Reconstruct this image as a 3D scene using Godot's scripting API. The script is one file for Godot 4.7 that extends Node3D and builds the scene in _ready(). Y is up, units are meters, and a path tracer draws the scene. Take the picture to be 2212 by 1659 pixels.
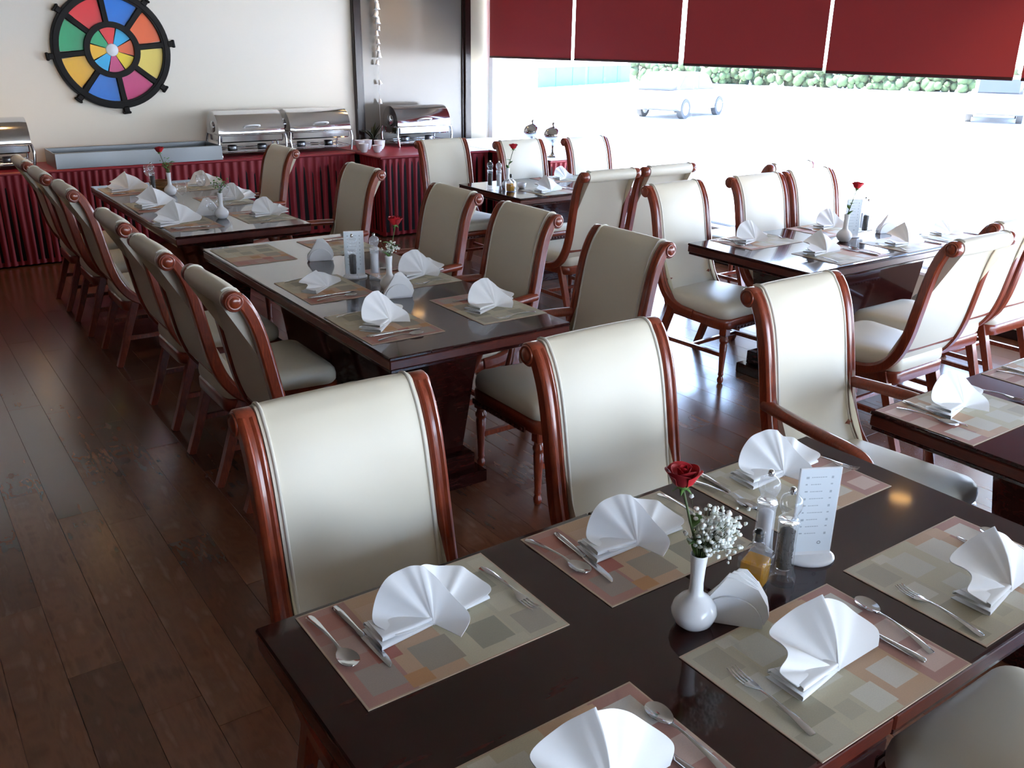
extends Node3D

# ---------------------------------------------------------------- mesh builder
class MB:
	var v := PackedVector3Array()
	var g := PackedInt32Array()
	var uv := PackedVector2Array()
	var col := PackedColorArray()
	var rect = null          # [x0, z0, width, depth]: planar texture coordinates seen from above
	var tint = null
	func tri(a: Vector3, b: Vector3, c: Vector3, gr := 0):
		if (b - a).cross(c - a).length_squared() < 1e-16:
			return
		for p in [a, b, c]:
			v.append(p); g.append(gr)
			if tint != null: col.append(tint)
			if rect != null: uv.append(Vector2((p.x - rect[0]) / rect[2], (p.z - rect[1]) / rect[3]))
	func quad(a: Vector3, b: Vector3, c: Vector3, d: Vector3, gr := 0):
		tri(a, b, c, gr); tri(a, c, d, gr)
	func grid(rows: Array, gr := 0):
		for i in rows.size() - 1:
			var p: PackedVector3Array = rows[i]
			var q: PackedVector3Array = rows[i + 1]
			for j in p.size() - 1:
				quad(p[j], p[j + 1], q[j + 1], q[j], gr)
	func fan(ring: PackedVector3Array, gr := 0):
		var c := Vector3.ZERO
		for p in ring: c += p
		c /= ring.size()
		for j in ring.size():
			tri(c, ring[j], ring[(j + 1) % ring.size()], gr)
	func orient(s: int):
		var c := Vector3.ZERO
		for i in range(s, v.size()): c += v[i]
		c /= max(1, v.size() - s)
		var vol := 0.0
		for i in range(s, v.size(), 3): vol += (v[i] - c).dot((v[i + 1] - c).cross(v[i + 2] - c))
		if vol < 0.0:
			for i in range(s, v.size(), 3):
				var t := v[i + 1]
				v[i + 1] = v[i + 2]; v[i + 2] = t
				if rect != null:
					var w := uv[i + 1]
					uv[i + 1] = uv[i + 2]; uv[i + 2] = w
	func box(c: Vector3, size: Vector3, ch := 0.003, xf := Transform3D.IDENTITY):
		var s := v.size()
		var h := size / 2.0
		var k: float = min(ch, min(h.x, min(h.y, h.z)) * 0.9)
		var f := func(x, y, z, ax) -> Vector3:
			var q := Vector3(x * h.x, y * h.y, z * h.z)
			for a in 3:
				if a != ax: q[a] -= sign(q[a]) * k
			return xf * (c + q)
		for a in 3:
			var b1 := (a + 1) % 3
			var b2 := (a + 2) % 3
			for sg in [-1, 1]:
				var r := []
				for e in [[-1, -1], [1, -1], [1, 1], [-1, 1]]:
					var p := Vector3.ZERO
					p[a] = sg; p[b1] = e[0] * sg; p[b2] = e[1]
					r.append(f.call(p.x, p.y, p.z, a))
				quad(r[0], r[1], r[2], r[3], -1)
			for e1 in [-1, 1]:
				for e2 in [-1, 1]:
					var p := Vector3.ZERO
					p[b1] = e1; p[b2] = e2
					p[a] = -1
					var u1 = f.call(p.x, p.y, p.z, b1)
					var u2 = f.call(p.x, p.y, p.z, b2)
					p[a] = 1
					var w1 = f.call(p.x, p.y, p.z, b1)
					var w2 = f.call(p.x, p.y, p.z, b2)
					if e1 * e2 > 0: quad(u1, w1, w2, u2, -1)
					else: quad(u2, w2, w1, u1, -1)
		for x in [-1, 1]:
			for y in [-1, 1]:
				for z in [-1, 1]:
					var p0 = f.call(x, y, z, 0)
					var p1 = f.call(x, y, z, 1)
					var p2 = f.call(x, y, z, 2)
					if x * y * z > 0: tri(p0, p1, p2, -1)
					else: tri(p0, p2, p1, -1)
		orient(s)
	# profile: points (radius, height); groups change where a point repeats
	func lathe(prof: Array, seg := 20, xf := Transform3D.IDENTITY, squash := Vector2.ONE):
		var s := v.size()
		var gr := 0
		for i in prof.size() - 1:
			var a: Vector2 = prof[i]
			var b: Vector2 = prof[i + 1]
			if a.is_equal_approx(b):
				gr += 1
				continue
			for j in seg:
				var t0 := TAU * j / seg
				var t1 := TAU * (j + 1) / seg
				var c0 := Vector2(cos(t0), sin(t0)) * squash
				var c1 := Vector2(cos(t1), sin(t1)) * squash
				quad(xf * Vector3(a.x * c0.x, a.y, a.x * c0.y), xf * Vector3(b.x * c0.x, b.y, b.x * c0.y), xf * Vector3(b.x * c1.x, b.y, b.x * c1.y), xf * Vector3(a.x * c1.x, a.y, a.x * c1.y), gr)
		orient(s)
	func tube(pts: Array, rad, seg := 8, flat := 1.0):
		var s := v.size()
		var rows := []
		var up := Vector3.UP
		for i in pts.size():
			var t: Vector3 = (pts[min(i + 1, pts.size() - 1)] - pts[max(i - 1, 0)]).normalized()
			if i == 0 and abs(t.dot(up)) > 0.9: up = Vector3.FORWARD
			var n := (up - t * up.dot(t)).normalized()
			up = n
			var b := t.cross(n)
			var r: float = rad[i] if rad is Array else rad
			var row := PackedVector3Array()
			for j in seg + 1:
				var a := TAU * (j % seg) / seg
				row.append(pts[i] + b * cos(a) * r + n * sin(a) * r * flat)
			rows.append(row)
		grid(rows, 0)
		var c0 := PackedVector3Array(rows[0]); c0.resize(seg)
		var c1 := PackedVector3Array(rows[-1]); c1.resize(seg)
		c0.reverse()
		fan(c0, -1); fan(c1, -1)
		orient(s)
	# sweeps a section of (lateral x, normal) points along a path lying in the (z, y) plane
	func sweep(path: Array, sec: Array, scale = null, groups = null, shift := 0.0):
		var s := v.size()
		var rows := []
		for i in path.size():
			var t: Vector2 = (path[min(i + 1, path.size() - 1)] - path[max(i - 1, 0)]).normalized()
			var n := Vector2(t.y, -t.x)
			var k: float = scale[i] if scale != null else 1.0
			var row := PackedVector3Array()
			for q in sec:
				var w: Vector2 = path[i] + n * q.y * k
				row.append(Vector3(q.x + shift, w.y, w.x))
			row.append(row[0])
			rows.append(row)
		for i in rows.size() - 1:
			for j in sec.size():
				quad(rows[i][j], rows[i][j + 1], rows[i + 1][j + 1], rows[i + 1][j], groups[j] if groups != null else j)
		var c0 := PackedVector3Array(rows[0]); c0.resize(sec.size())
		var c1 := PackedVector3Array(rows[-1]); c1.resize(sec.size())
		c0.reverse()
		fan(c0, -1); fan(c1, -1)
		orient(s)
	func commit() -> ArrayMesh:
		var st := SurfaceTool.new()
		st.begin(Mesh.PRIMITIVE_TRIANGLES)
		for i in range(0, v.size(), 3):
			for k in [i, i + 2, i + 1]:
				st.set_smooth_group(g[k])
				if col.size(): st.set_color(col[k])
				if uv.size(): st.set_uv(uv[k])
				st.add_vertex(v[k])
		st.generate_normals()
		return st.commit()

# ---------------------------------------------------------------- scene helpers
var M := {}
var used := {}
var rng := RandomNumberGenerator.new()

func numbered(n: String) -> String:
	if not used.has(n):
		used[n] = 0
		return n
	used[n] += 1
	return "%s_%03d" % [n, used[n]]

func obj(called: String, m, mat, parent = null) -> MeshInstance3D:
	var o := MeshInstance3D.new()
	o.mesh = m.commit() if m is MB else m
	o.material_override = mat
	if parent == null:
		o.name = numbered(called)
		add_child(o)
	else:
		var n := 0
		var nm := called
		while parent.has_node(NodePath(nm)):
			n += 1
			nm = "%s_%03d" % [called, n]
		o.name = nm
		parent.add_child(o)
	return o

func tag(o, label: String, category: String, group := ""):
	o.set_meta("label", label)
	o.set_meta("category", category)
	if group != "": o.set_meta("group", group)
	return o

func thing(called: String, label: String, category: String, at := Vector3.ZERO, turn := 0.0, group := "") -> Node3D:
	var o := Node3D.new()
	o.name = numbered(called)
	add_child(o)
	o.position = at
	o.rotation.y = deg_to_rad(turn)
	tag(o, label, category, group)
	return o

func dup(src: Node3D, label: String, at: Vector3, turn := 0.0, group := "") -> Node3D:
	var o: Node3D = src.duplicate()
	var base := String(src.name)
	var rx := RegEx.new()
	rx.compile("_[0-9]{3}$")
	base = rx.sub(base, "")
	o.name = numbered(base)
	add_child(o)
	o.position = at
	o.rotation.y = deg_to_rad(turn)
	o.set_meta("label", label)
	if group != "": o.set_meta("group", group)
	return o

func struct(called: String, m, mat, parent = null):
	var o = obj(called, m, mat, parent)
	if parent == null: o.set_meta("kind", "structure")
	return o

func hexc(s: String) -> Color:
	return Color.html(s)

func mat(called: String, c: String, rough := 0.5, metal := 0.0) -> StandardMaterial3D:
	var m := StandardMaterial3D.new()
	m.resource_name = called
	m.albedo_color = hexc(c)
	m.roughness = rough
	m.metallic = metal
	M[called] = m
	return m

func noise_tex(sd: int, freq: float, ramp: Array, size := 512, octaves := 4, stretch := 1.0, nrm := false) -> Texture2D:
	var fn := FastNoiseLite.new()
	fn.seed = sd
	fn.frequency = freq
	fn.fractal_octaves = octaves
	var im := Image.create(size, size, true, Image.FORMAT_RGB8)
	for y in size:
		for x in size:
			# noise on a torus, so that repeats do not show a seam
			var a := TAU * x / size
			var b := TAU * y / size
			var r := size / TAU
			var t: float = fn.get_noise_3d(cos(a) * r * stretch, sin(a) * r * stretch, 0.0) * 0.5 + fn.get_noise_3d(cos(b) * r, sin(b) * r, sin(a) * r * stretch * 0.6) * 0.9
			t = clamp(0.5 + t * 0.9, 0.0, 0.999) * (ramp.size() - 1)
			var k := int(t)
			im.set_pixel(x, y, (ramp[k] as Color).lerp(ramp[k + 1], t - k))
	if nrm:
		im.bump_map_to_normal_map(1.5)
	im.generate_mipmaps()
	return ImageTexture.create_from_image(im)

func wood(m: StandardMaterial3D, tex: Texture2D, scale: Vector3, world := false):
	m.albedo_texture = tex
	m.albedo_color = Color.WHITE
	m.uv1_triplanar = true
	m.uv1_world_triplanar = world
	m.uv1_scale = scale

func rounded(w0: float, w1: float, z0: float, z1: float, r: float, n := 6) -> PackedVector3Array:
	# trapezoid in plan with rounded corners, w0 at z0 and w1 at z1
	var out := PackedVector3Array()
	var cs := [[w0 / 2 - r, z0 + r, PI], [-(w0 / 2 - r), z0 + r, PI * 1.5], [-(w1 / 2 - r), z1 - r, 0.0], [w1 / 2 - r, z1 - r, PI * 0.5]]
	var ang := [[-PI / 2, 0.0], [PI, PI * 1.5], [PI / 2, PI], [0.0, PI / 2]]
	for k in [1, 0, 3, 2]:
		for i in n + 1:
			var a: float = lerp(float(ang[k][0]), float(ang[k][1]), float(i) / n)
			out.append(Vector3(cs[k][0] + cos(a) * r, 0, cs[k][1] + sin(a) * r))
	return out

func loft(mb: MB, ring: PackedVector3Array, levels: Array, center := Vector3.ZERO):
	# levels: [scale, height]; bottom and top are closed
	var s := mb.v.size()
	var rows := []
	for l in levels:
		var row := PackedVector3Array()
		for p in ring: row.append(center + (p - center) * l[0] + Vector3(0, l[1], 0))
		row.append(row[0])
		rows.append(row)
	mb.grid(rows, 0)
	var b := PackedVector3Array(rows[0]); b.resize(ring.size()); b.reverse()
	var t := PackedVector3Array(rows[-1]); t.resize(ring.size())
	mb.fan(b, -1); mb.fan(t, 0)
	mb.orient(s)

func prism(mb: MB, ring: PackedVector3Array, h: float, ch: float):
	loft(mb, ring, [[1.0, 0.0], [1.0, h]])

func spline(pts: Array, n: int) -> Array:
	var out := []
	for i in pts.size() - 1:
		var a = pts[max(i - 1, 0)]
		var b = pts[i]
		var c = pts[i + 1]
		var d = pts[min(i + 2, pts.size() - 1)]
		for k in n:
			var t := float(k) / n
			out.append(0.5 * (2.0 * b + (c - a) * t + (2.0 * a - 5.0 * b + 4.0 * c - d) * t * t + (3.0 * b - a - 3.0 * c + d) * t * t * t))
	out.append(pts[-1])
	return out

func v2(a: Array) -> Array:
	var o := []
	for p in a: o.append(Vector2(p[0], p[1]))
	return o

func v3(a: Array) -> Array:
	var o := []
	for p in a: o.append(Vector3(p[0], p[1], p[2]))
	return o

# ---------------------------------------------------------------- start
func _ready():
	rng.seed = 7
	var cam := Camera3D.new()
	cam.name = "camera"
	cam.fov = 46.134
	cam.near = 0.02
	cam.far = 400.0
	cam.position = Vector3(0, 1.86, 0)
	cam.basis = Basis(Vector3.UP, -0.6150) * Basis(Vector3.RIGHT, -0.36181) * Basis(Vector3.BACK, 0.01271)
	add_child(cam)
	cam.current = true

	var env := Environment.new()
	var sky := Sky.new()
	var sm := ProceduralSkyMaterial.new()
	sm.sky_top_color = Color(0.62, 0.78, 1.0)
	sm.sky_horizon_color = Color(0.93, 0.97, 1.0)
	sm.ground_bottom_color = Color(0.75, 0.76, 0.76)
	sm.ground_horizon_color = Color(0.93, 0.95, 0.97)
	sm.sky_energy_multiplier = 1.0
	sm.sun_angle_max = 1.0
	sky.sky_material = sm
	env.background_mode = Environment.BG_SKY
	env.sky = sky
	env.background_energy_multiplier = 11.0
	env.ambient_light_source = Environment.AMBIENT_SOURCE_SKY
	env.tonemap_mode = Environment.TONE_MAPPER_LINEAR
	env.tonemap_exposure = 1.34
	env.sdfgi_enabled = true
	env.ssao_enabled = true
	env.ssil_enabled = true
	var we := WorldEnvironment.new()
	we.name = "world_environment"
	we.environment = env
	add_child(we)

	var sun := DirectionalLight3D.new()
	sun.name = "sun"
	sun.light_color = Color(1.0, 0.98, 0.95)
	sun.light_energy = 18.0
	sun.light_angular_distance = 0.6
	sun.shadow_enabled = true
	add_child(sun)
	sun.look_at_from_position(Vector3(-5, 9, -4), Vector3.ZERO)

	materials()
	room()
	outside()
	buffet()
	tables()
	chairs()
	tableware()

func materials():
	var grain := noise_tex(3, 0.02, [hexc("8a8a8a"), hexc("ffffff"), hexc("b5b5b5"), hexc("e6e6e6")], 256, 4)
	var cherry := noise_tex(5, 0.03, [hexc("6e2814"), hexc("8a391e"), hexc("772d17"), hexc("984426")], 256, 5)
	var dark := noise_tex(9, 0.03, [hexc("200908"), hexc("33120f"), hexc("260c0a"), hexc("3b1713")], 256, 5)
	var m := mat("cherry_wood", "ffffff", 0.3)
	wood(m, cherry, Vector3(9, 1.2, 9))
	m.clearcoat_enabled = true
	m.clearcoat = 0.6
	m.clearcoat_roughness = 0.12
	m = mat("table_wood", "ffffff", 0.16)
	wood(m, dark, Vector3(1.2, 4, 4))
	m.clearcoat_enabled = true
	m.clearcoat = 0.6
	m.clearcoat_roughness = 0.06
	m.metallic_specular = 0.22
	m = mat("edge_wood", "ffffff", 0.3)
	wood(m, cherry, Vector3(2, 9, 2))
	m.albedo_color = Color(0.62, 0.55, 0.55)
	m = mat("carved_wood", "4a180e", 0.35)
	m = mat("cream_leather", "e2dac6", 0.42)
	var ln := noise_tex(21, 0.09, [hexc("707070"), hexc("909090"), hexc("7c7c7c"), hexc("a0a0a0")], 256, 4, 1.0, true)
	m.normal_enabled = true
	m.normal_texture = ln
	m.normal_scale = 0.12
	m.uv1_triplanar = true
	m.uv1_scale = Vector3(4, 4, 4)
	mat("piping", "d8d2c4", 0.5)
	mat("wall_paint", "efe9dc", 0.7)
	mat("ceiling_paint", "8f8475", 0.8)
	mat("panelling", "3a2418", 0.5)
	mat("reveal_paint", "cfc6b4", 0.7)
	mat("shaded_wall_paint", "a89c86", 0.7)  # darker wall tone, shade put into the colour
	mat("niche_panel", "6d6861", 0.14)
	mat("dark_frame", "1c0f0c", 0.25)
	var tones := ["7a4c33", "6e432d", "825238", "653d29", "774730"]
	for i in 5:
		var c := hexc(tones[i])
		m = mat("plank_%d" % i, "ffffff", 0.24)
		var t := noise_tex(30 + i, 0.035, [c.darkened(0.16), c, c.darkened(0.07), c.lightened(0.06)], 256, 5)
		wood(m, t, Vector3(3.1, 3.0, 0.55), true)
		m.clearcoat_enabled = true
		m.clearcoat = 0.75
		m.clearcoat_roughness = 0.2
		m.uv1_offset = Vector3(0.23 * i, 0.1, 0.37 * i)
	mat("subfloor", "20130d", 0.8)
	m = mat("blind_fabric", "93353a", 0.85)
	m.backlight_enabled = true
	m.backlight = Color(0.40, 0.095, 0.105)
	mat("blind_rail", "3a1316", 0.5)
	mat("white_metal", "eef0f2", 0.4)
	m = mat("skirt_cloth", "8a1422", 0.55)
	m.rim_enabled = true
	m.rim = 0.5
	m.rim_tint = 0.6
	mat("red_top_cloth", "8f1a2a", 0.45)
	mat("white_cloth", "f2f1ef", 0.8)
	m = mat("napkin_cloth", "f4f4f3", 0.75)
	m.backlight_enabled = true
	m.backlight = Color(0.12, 0.12, 0.12)
	mat("porcelain", "f3f4f5", 0.12)
	mat("chrome", "d6d6d8", 0.1, 1.0)
	mat("steel", "8f9193", 0.3, 1.0)
	mat("cutlery_steel", "cfd0d2", 0.13, 1.0)
	mat("black_metal", "0e0d0d", 0.55).metallic_specular = 0.3
	mat("black_plastic", "101012", 0.35)
	m = mat("clear_glass", "f4f8fa", 0.0)
	m.transparency = BaseMaterial3D.TRANSPARENCY_ALPHA
	m.albedo_color = Color(0.96, 0.98, 1.0, 0.035)
	m = mat("refraction_white_glass", "ffffff", 0.0)  # clear crystal; its refracted light is put in as a whitish tint
	m.transparency = BaseMaterial3D.TRANSPARENCY_ALPHA
	m.albedo_color = Color(0.97, 0.98, 1.0, 0.22)
	m = mat("window_glass", "f4f8fa", 0.0)
	m.transparency = BaseMaterial3D.TRANSPARENCY_ALPHA
	m.albedo_color = Color(0.97, 0.99, 1.0, 0.03)
	m = mat("acrylic", "ffffff", 0.02)
	m.refraction_enabled = true
	m.refraction_scale = 0.045
	m.albedo_color = Color(0.97, 0.99, 1.0, 0.0)
	m = mat("oil", "d9b41c", 0.03)
	m.refraction_enabled = true
	m.refraction_scale = 0.05
	m.albedo_color = Color(0.86, 0.62, 0.01, 0.7)
	mat("rose_red", "bf1624", 0.6)
	mat("rose_dark", "8c121d", 0.6)
	mat("stem_green", "4c5a30", 0.6)
	m = mat("leaf_green", "55803a", 0.5)
	m.backlight_enabled = true
	m.backlight = Color(0.1, 0.2, 0.05)
	mat("dark_leaf", "24341c", 0.5)
	mat("floret_white", "f0f3ec", 0.8)
	mat("peppercorn", "2b2521", 0.8)
	mat("salt", "eef0f2", 0.8)
	mat("rattan", "7a5128", 0.7)
	var glass_cols := {"glass_red": "d8232f", "glass_blue": "0a6fd0", "glass_orange": "e0602a", "glass_cream": "e6cf60", "glass_pink": "c23a78", "glass_yellow": "e6b010", "glass_green": "0d9a66", "glass_cyan": "0fa8e0", "glass_gold": "f0d413", "glass_white": "f2f6f8"}
	for k in glass_cols:
		m = mat(k, glass_cols[k], 0.35)
		m.clearcoat_enabled = true
		m.clearcoat = 0.12
		m.clearcoat_roughness = 0.15
		m.metallic_specular = 0.25
	mat("asphalt", "cfcfcf", 0.9)
	mat("pavement", "dedbd4", 0.9)
	mat("car_paint", "50545a", 0.4)
	mat("car_window", "101618", 0.4)
	mat("tyre", "3a3c3e", 0.8)
	mat("hedge_green", "31462a", 0.9)
	mat("teal_paint", "3f97a0", 0.7)
	mat("pole_grey", "b9bdc0", 0.6)
	m = mat("lamp_glow", "fff2d8", 0.5)
	m.emission_enabled = true
	m.emission = Color(1.0, 0.76, 0.42)
	m.emission_energy_multiplier = 9.0
	# woven placemat: colour bands with squares printed over them
	placemat_prints()
	# card with faint lines of print
	var ci := Image.create(160, 400, false, Image.FORMAT_RGB8)
	ci.fill(hexc("e8f0f5"))
	var r2 := RandomNumberGenerator.new()
	r2.seed = 12
	for k in 9:
		var y := 34 + k * 34
		ci.fill_rect(Rect2i(22, y, 8 if k % 2 else 12, 10 if k % 3 == 0 else 6), hexc("b0bac1"))
		var x := 44
		while x < 44 + 34 + r2.randi_range(0, 26):
			var l := r2.randi_range(4, 9)
			ci.fill_rect(Rect2i(x, y + 2, l, 4), hexc("b6c0c7"))
			x += l + 2
		ci.fill_rect(Rect2i(124, y, 9, 6 if k % 2 else 11), hexc("b4bec5"))
	for a in 40:
		var t := TAU * a / 40
		ci.fill_rect(Rect2i(108 + int(cos(t) * 7), 356 + int(sin(t) * 7), 3, 3), hexc("9aa4ab"))
	ci.generate_mipmaps()
	m = mat("menu_print", "ffffff", 0.4)
	m.albedo_texture = ImageTexture.create_from_image(ci)


func placemat_prints():
	var w := 450
	var h := 330
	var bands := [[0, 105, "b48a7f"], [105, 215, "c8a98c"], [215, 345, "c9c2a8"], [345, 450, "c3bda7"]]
	# one kind of mat; second print paints sheen in as paler squares
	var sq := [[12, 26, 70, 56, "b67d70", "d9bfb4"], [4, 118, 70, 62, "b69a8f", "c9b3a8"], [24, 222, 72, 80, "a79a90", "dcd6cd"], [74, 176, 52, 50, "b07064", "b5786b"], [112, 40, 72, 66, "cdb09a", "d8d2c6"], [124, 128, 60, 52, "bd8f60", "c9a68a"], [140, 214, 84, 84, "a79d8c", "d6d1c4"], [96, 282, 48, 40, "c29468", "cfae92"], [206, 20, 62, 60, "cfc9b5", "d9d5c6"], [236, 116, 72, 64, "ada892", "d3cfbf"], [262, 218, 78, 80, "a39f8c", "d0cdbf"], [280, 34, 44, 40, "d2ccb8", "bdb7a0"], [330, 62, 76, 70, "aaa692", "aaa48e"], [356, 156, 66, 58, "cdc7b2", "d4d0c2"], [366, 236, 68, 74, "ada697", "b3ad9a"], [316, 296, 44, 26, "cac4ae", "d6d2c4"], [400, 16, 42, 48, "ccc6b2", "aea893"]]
	var fn := FastNoiseLite.new()
	fn.seed = 4
	fn.frequency = 0.35
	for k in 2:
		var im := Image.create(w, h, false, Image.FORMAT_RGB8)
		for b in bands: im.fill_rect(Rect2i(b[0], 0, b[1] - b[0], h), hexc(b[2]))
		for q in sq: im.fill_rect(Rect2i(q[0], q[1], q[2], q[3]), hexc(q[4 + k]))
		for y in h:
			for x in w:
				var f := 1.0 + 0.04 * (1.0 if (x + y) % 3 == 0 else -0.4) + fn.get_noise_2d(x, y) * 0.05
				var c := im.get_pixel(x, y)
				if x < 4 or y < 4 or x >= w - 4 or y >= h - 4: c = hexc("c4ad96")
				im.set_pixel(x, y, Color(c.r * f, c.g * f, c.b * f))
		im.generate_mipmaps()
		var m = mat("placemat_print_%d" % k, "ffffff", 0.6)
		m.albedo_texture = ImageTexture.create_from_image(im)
func bxm(c: Vector3, s: Vector3, ch := 0.003) -> MB:
	var b := MB.new()
	b.box(c, s, ch)
	return b

func span(x0, x1, y0, y1, z0, z1, ch := 0.003) -> MB:
	return bxm(Vector3((x0 + x1) / 2.0, (y0 + y1) / 2.0, (z0 + z1) / 2.0), Vector3(x1 - x0, y1 - y0, z1 - z0), ch)

func room():
	var fl = struct("floor", span(-2.7, 6.4, -0.6, -0.012, -9.5, 3.7, 0.001), M.subfloor)
	# planks: those in sight are parts, the others one part
	var vars := []
	for k in 5:
		vars.append(bxm(Vector3.ZERO, Vector3(0.1582, 0.012, 1.399), 0.0008).commit())
	var rest := MB.new()
	var r := RandomNumberGenerator.new()
	r.seed = 31
	var ncol := 56
	for cx in ncol:
		var x := -2.5 + 0.08 + cx * 0.159
		var z := -9.3 - r.randf() * 1.3
		while z < 3.5:
			var za: float = max(z, -9.3)
			var zb: float = min(z + 1.4, 3.5)
			if zb - za > 0.02 and x < 6.2:
				var full := zb - za > 1.39
				var zc := (za + zb) / 2.0
				var seen: bool = full and zc > -7.6 and zc < -0.3 and x > 0.1 + (-zc - 2.0) * -0.28 - 0.4 and x < -zc * 1.5 + 1.6
				if seen:
					var o := MeshInstance3D.new()
					o.mesh = vars[cx % 5]
					o.material_override = M["plank_%d" % r.randi_range(0, 4)]
					o.name = "plank" if not fl.has_node("plank") else "plank_%03d" % fl.get_child_count()
					o.position = Vector3(x, -0.006, zc)
					fl.add_child(o)
				else:
					rest.box(Vector3(x, -0.006, zc), Vector3(0.1584, 0.012, zb - za - 0.0008), 0.0005)
			z += 1.4
	var ro = obj("plank_border", rest, M.plank_1, fl)
	ro.set_meta("kind", "stuff")

	struct("ceiling", span(-2.7, 6.4, 2.65, 2.85, -9.5, 3.7, 0.001), M.ceiling_paint)
	struct("wall_far", span(-2.7, 6.4, -0.012, 2.65, -9.5, -9.3, 0.001), M.wall_paint)
	struct("wall_left", span(-2.7, -2.5, -0.012, 2.65, -9.3, 3.5, 0.001), M.panelling)
	# the wall behind the camera has a window of its own, round the corner from the long one
	struct("wall_near", span(-2.7, 0.4, -0.012, 2.65, 3.5, 3.7, 0.001), M.panelling)
	struct("wall_near_sill", span(0.4, 6.4, -0.012, 0.3, 3.5, 3.7, 0.001), M.reveal_paint)
	struct("wall_near_header", span(0.4, 6.4, 2.45, 2.65, 3.5, 3.7, 0.001), M.wall_paint)
	for i in 4:
		var w = struct("window_%d" % (i + 9), span(0.4 + i * 1.45 + 0.003, 1.85 + i * 1.45 - 0.003, 0.3, 0.32, 3.6, 3.61, 0.001), M.white_metal)
		obj("pane", span(0.4 + i * 1.45 + 0.003, 1.85 + i * 1.45 - 0.003, 0.32, 2.45, 3.602, 3.608, 0.0005), M.window_glass, w)
	struct("wall_window_added_shade", span(6.1, 6.14, 1.7, 2.65, -1.55, 3.1, 0.002), M.panelling)  # added out of view, shades the glass in place of further blinds
	struct("wall_window", span(6.2, 6.4, -0.012, 0.3, -9.3, 3.5, 0.002), M.reveal_paint)
	struct("wall_window_header", span(6.2, 6.4, 2.5, 2.65, -9.3, 3.5, 0.002), M.wall_paint)
	struct("trim_1", span(6.18, 6.4, 0.3, 0.325, -9.25, 3.1, 0.004), M.white_metal)
	struct("trim_2", span(6.18, 6.4, -0.012, 2.5, -9.3, -9.22, 0.003), M.white_metal)
	struct("trim_3", span(6.2, 6.4, 0.325, 2.5, 3.1, 3.5, 0.003), M.wall_paint)
	struct("trim_4", span(5.90, 6.12, 0.0, 2.65, -9.3, -9.26, 0.004), M.shaded_wall_paint)  # strip over the far wall, its shaded tone painted in
	struct("baseboard_far", span(-2.5, 6.18, 0.0, 0.08, -9.3, -9.285, 0.003), M.dark_frame)
	struct("baseboard_window", span(6.188, 6.2, 0.0, 0.07, -9.2, 3.5, 0.003), M.dark_frame)
	var ze := [-9.2, -7.665, -6.12, -4.595, -3.125, -1.575, -0.025, 1.525, 3.1]
	for i in 8:
		var p = struct("window_%d" % (i + 1), span(6.3, 6.31, 0.325, 0.345, ze[i] + 0.003, ze[i + 1] - 0.003, 0.001), M.white_metal)
		obj("pane", span(6.302, 6.308, 0.345, 2.5, ze[i] + 0.003, ze[i + 1] - 0.003, 0.0005), M.window_glass, p)

	# roller blinds, let down to 1.7 m
	var bz := [[-9.19, -7.69], [-7.64, -6.15], [-6.09, -4.61], [-4.58, -3.15], [-3.10, -1.6]]
	var bl := ["dark red roller blind next to the far wall corner", "dark red roller blind second from the far wall corner", "dark red roller blind third from the far wall corner", "dark red roller blind fourth from the far wall corner", "dark red roller blind furthest from the far wall corner, only its edge showing"]
	for i in 5:
		var zc: float = (bz[i][0] + bz[i][1]) / 2.0
		var l: float = bz[i][1] - bz[i][0]
		var o := thing("roller_blind", bl[i], "blind", Vector3(6.12, [1.695, 1.697, 1.686, 1.67, 1.67][i], zc), 0, "roller blinds over the window")
		obj("fabric", bxm(Vector3(0, 0.42, 0), Vector3(0.0016, 0.80, l), 0.0003), M.blind_fabric, o)
		obj("bottom_rail", bxm(Vector3(0, 0.01, 0), Vector3(0.012, 0.022, l), 0.004), M.blind_rail, o)
		var t := MB.new()
		t.tube([Vector3(0, 0.82, -l / 2), Vector3(0, 0.82, l / 2)], 0.025, 14)
		obj("roller", t, M.white_metal, o)
		var b := MB.new()
		for s in [-1, 1]: b.box(Vector3(0.02, 0.82, s * (l / 2 + 0.008)), Vector3(0.09, 0.07, 0.004), 0.001)
		obj("bracket", b, M.white_metal, o)
	# downlights
	var dl := [[1.147, -8.29, "round recessed downlight over the aisle, mirrored as a warm patch in the floor"], [4.955, -8.925, "round recessed downlight in front of the framed grey panel"], [5.53, -3.055, "round recessed downlight near the window, mirrored in the near table"]]
	for d in dl:
		var o := thing("downlight", d[2], "ceiling light", Vector3(d[0], 2.65, d[1]), 0, "recessed downlights")
		var b := MB.new()
		b.lathe(v2([[0.075, 0.0], [0.1, 0.0], [0.1, -0.012], [0.085, -0.02], [0.072, -0.012], [0.075, 0.0]]), 28)
		obj("ring", b, M.white_metal, o)
		b = MB.new()
		b.lathe(v2([[0, -0.004], [0.072, -0.004], [0.072, -0.010], [0, -0.010]]), 24)
		obj("diffuser", b, M.lamp_glow, o)
		var l := SpotLight3D.new()
		l.name = "lamp"
		l.light_color = Color(1.0, 0.78, 0.5)
		l.light_energy = 0.7
		l.light_size = 0.07
		l.spot_range = 12.0
		l.spot_angle = 60.0
		l.spot_attenuation = 2.0
		l.shadow_enabled = true
		l.position = Vector3(0, -0.03, 0)
		l.rotation.x = -PI / 2
		o.add_child(l)
	wheel()
	niche()

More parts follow.
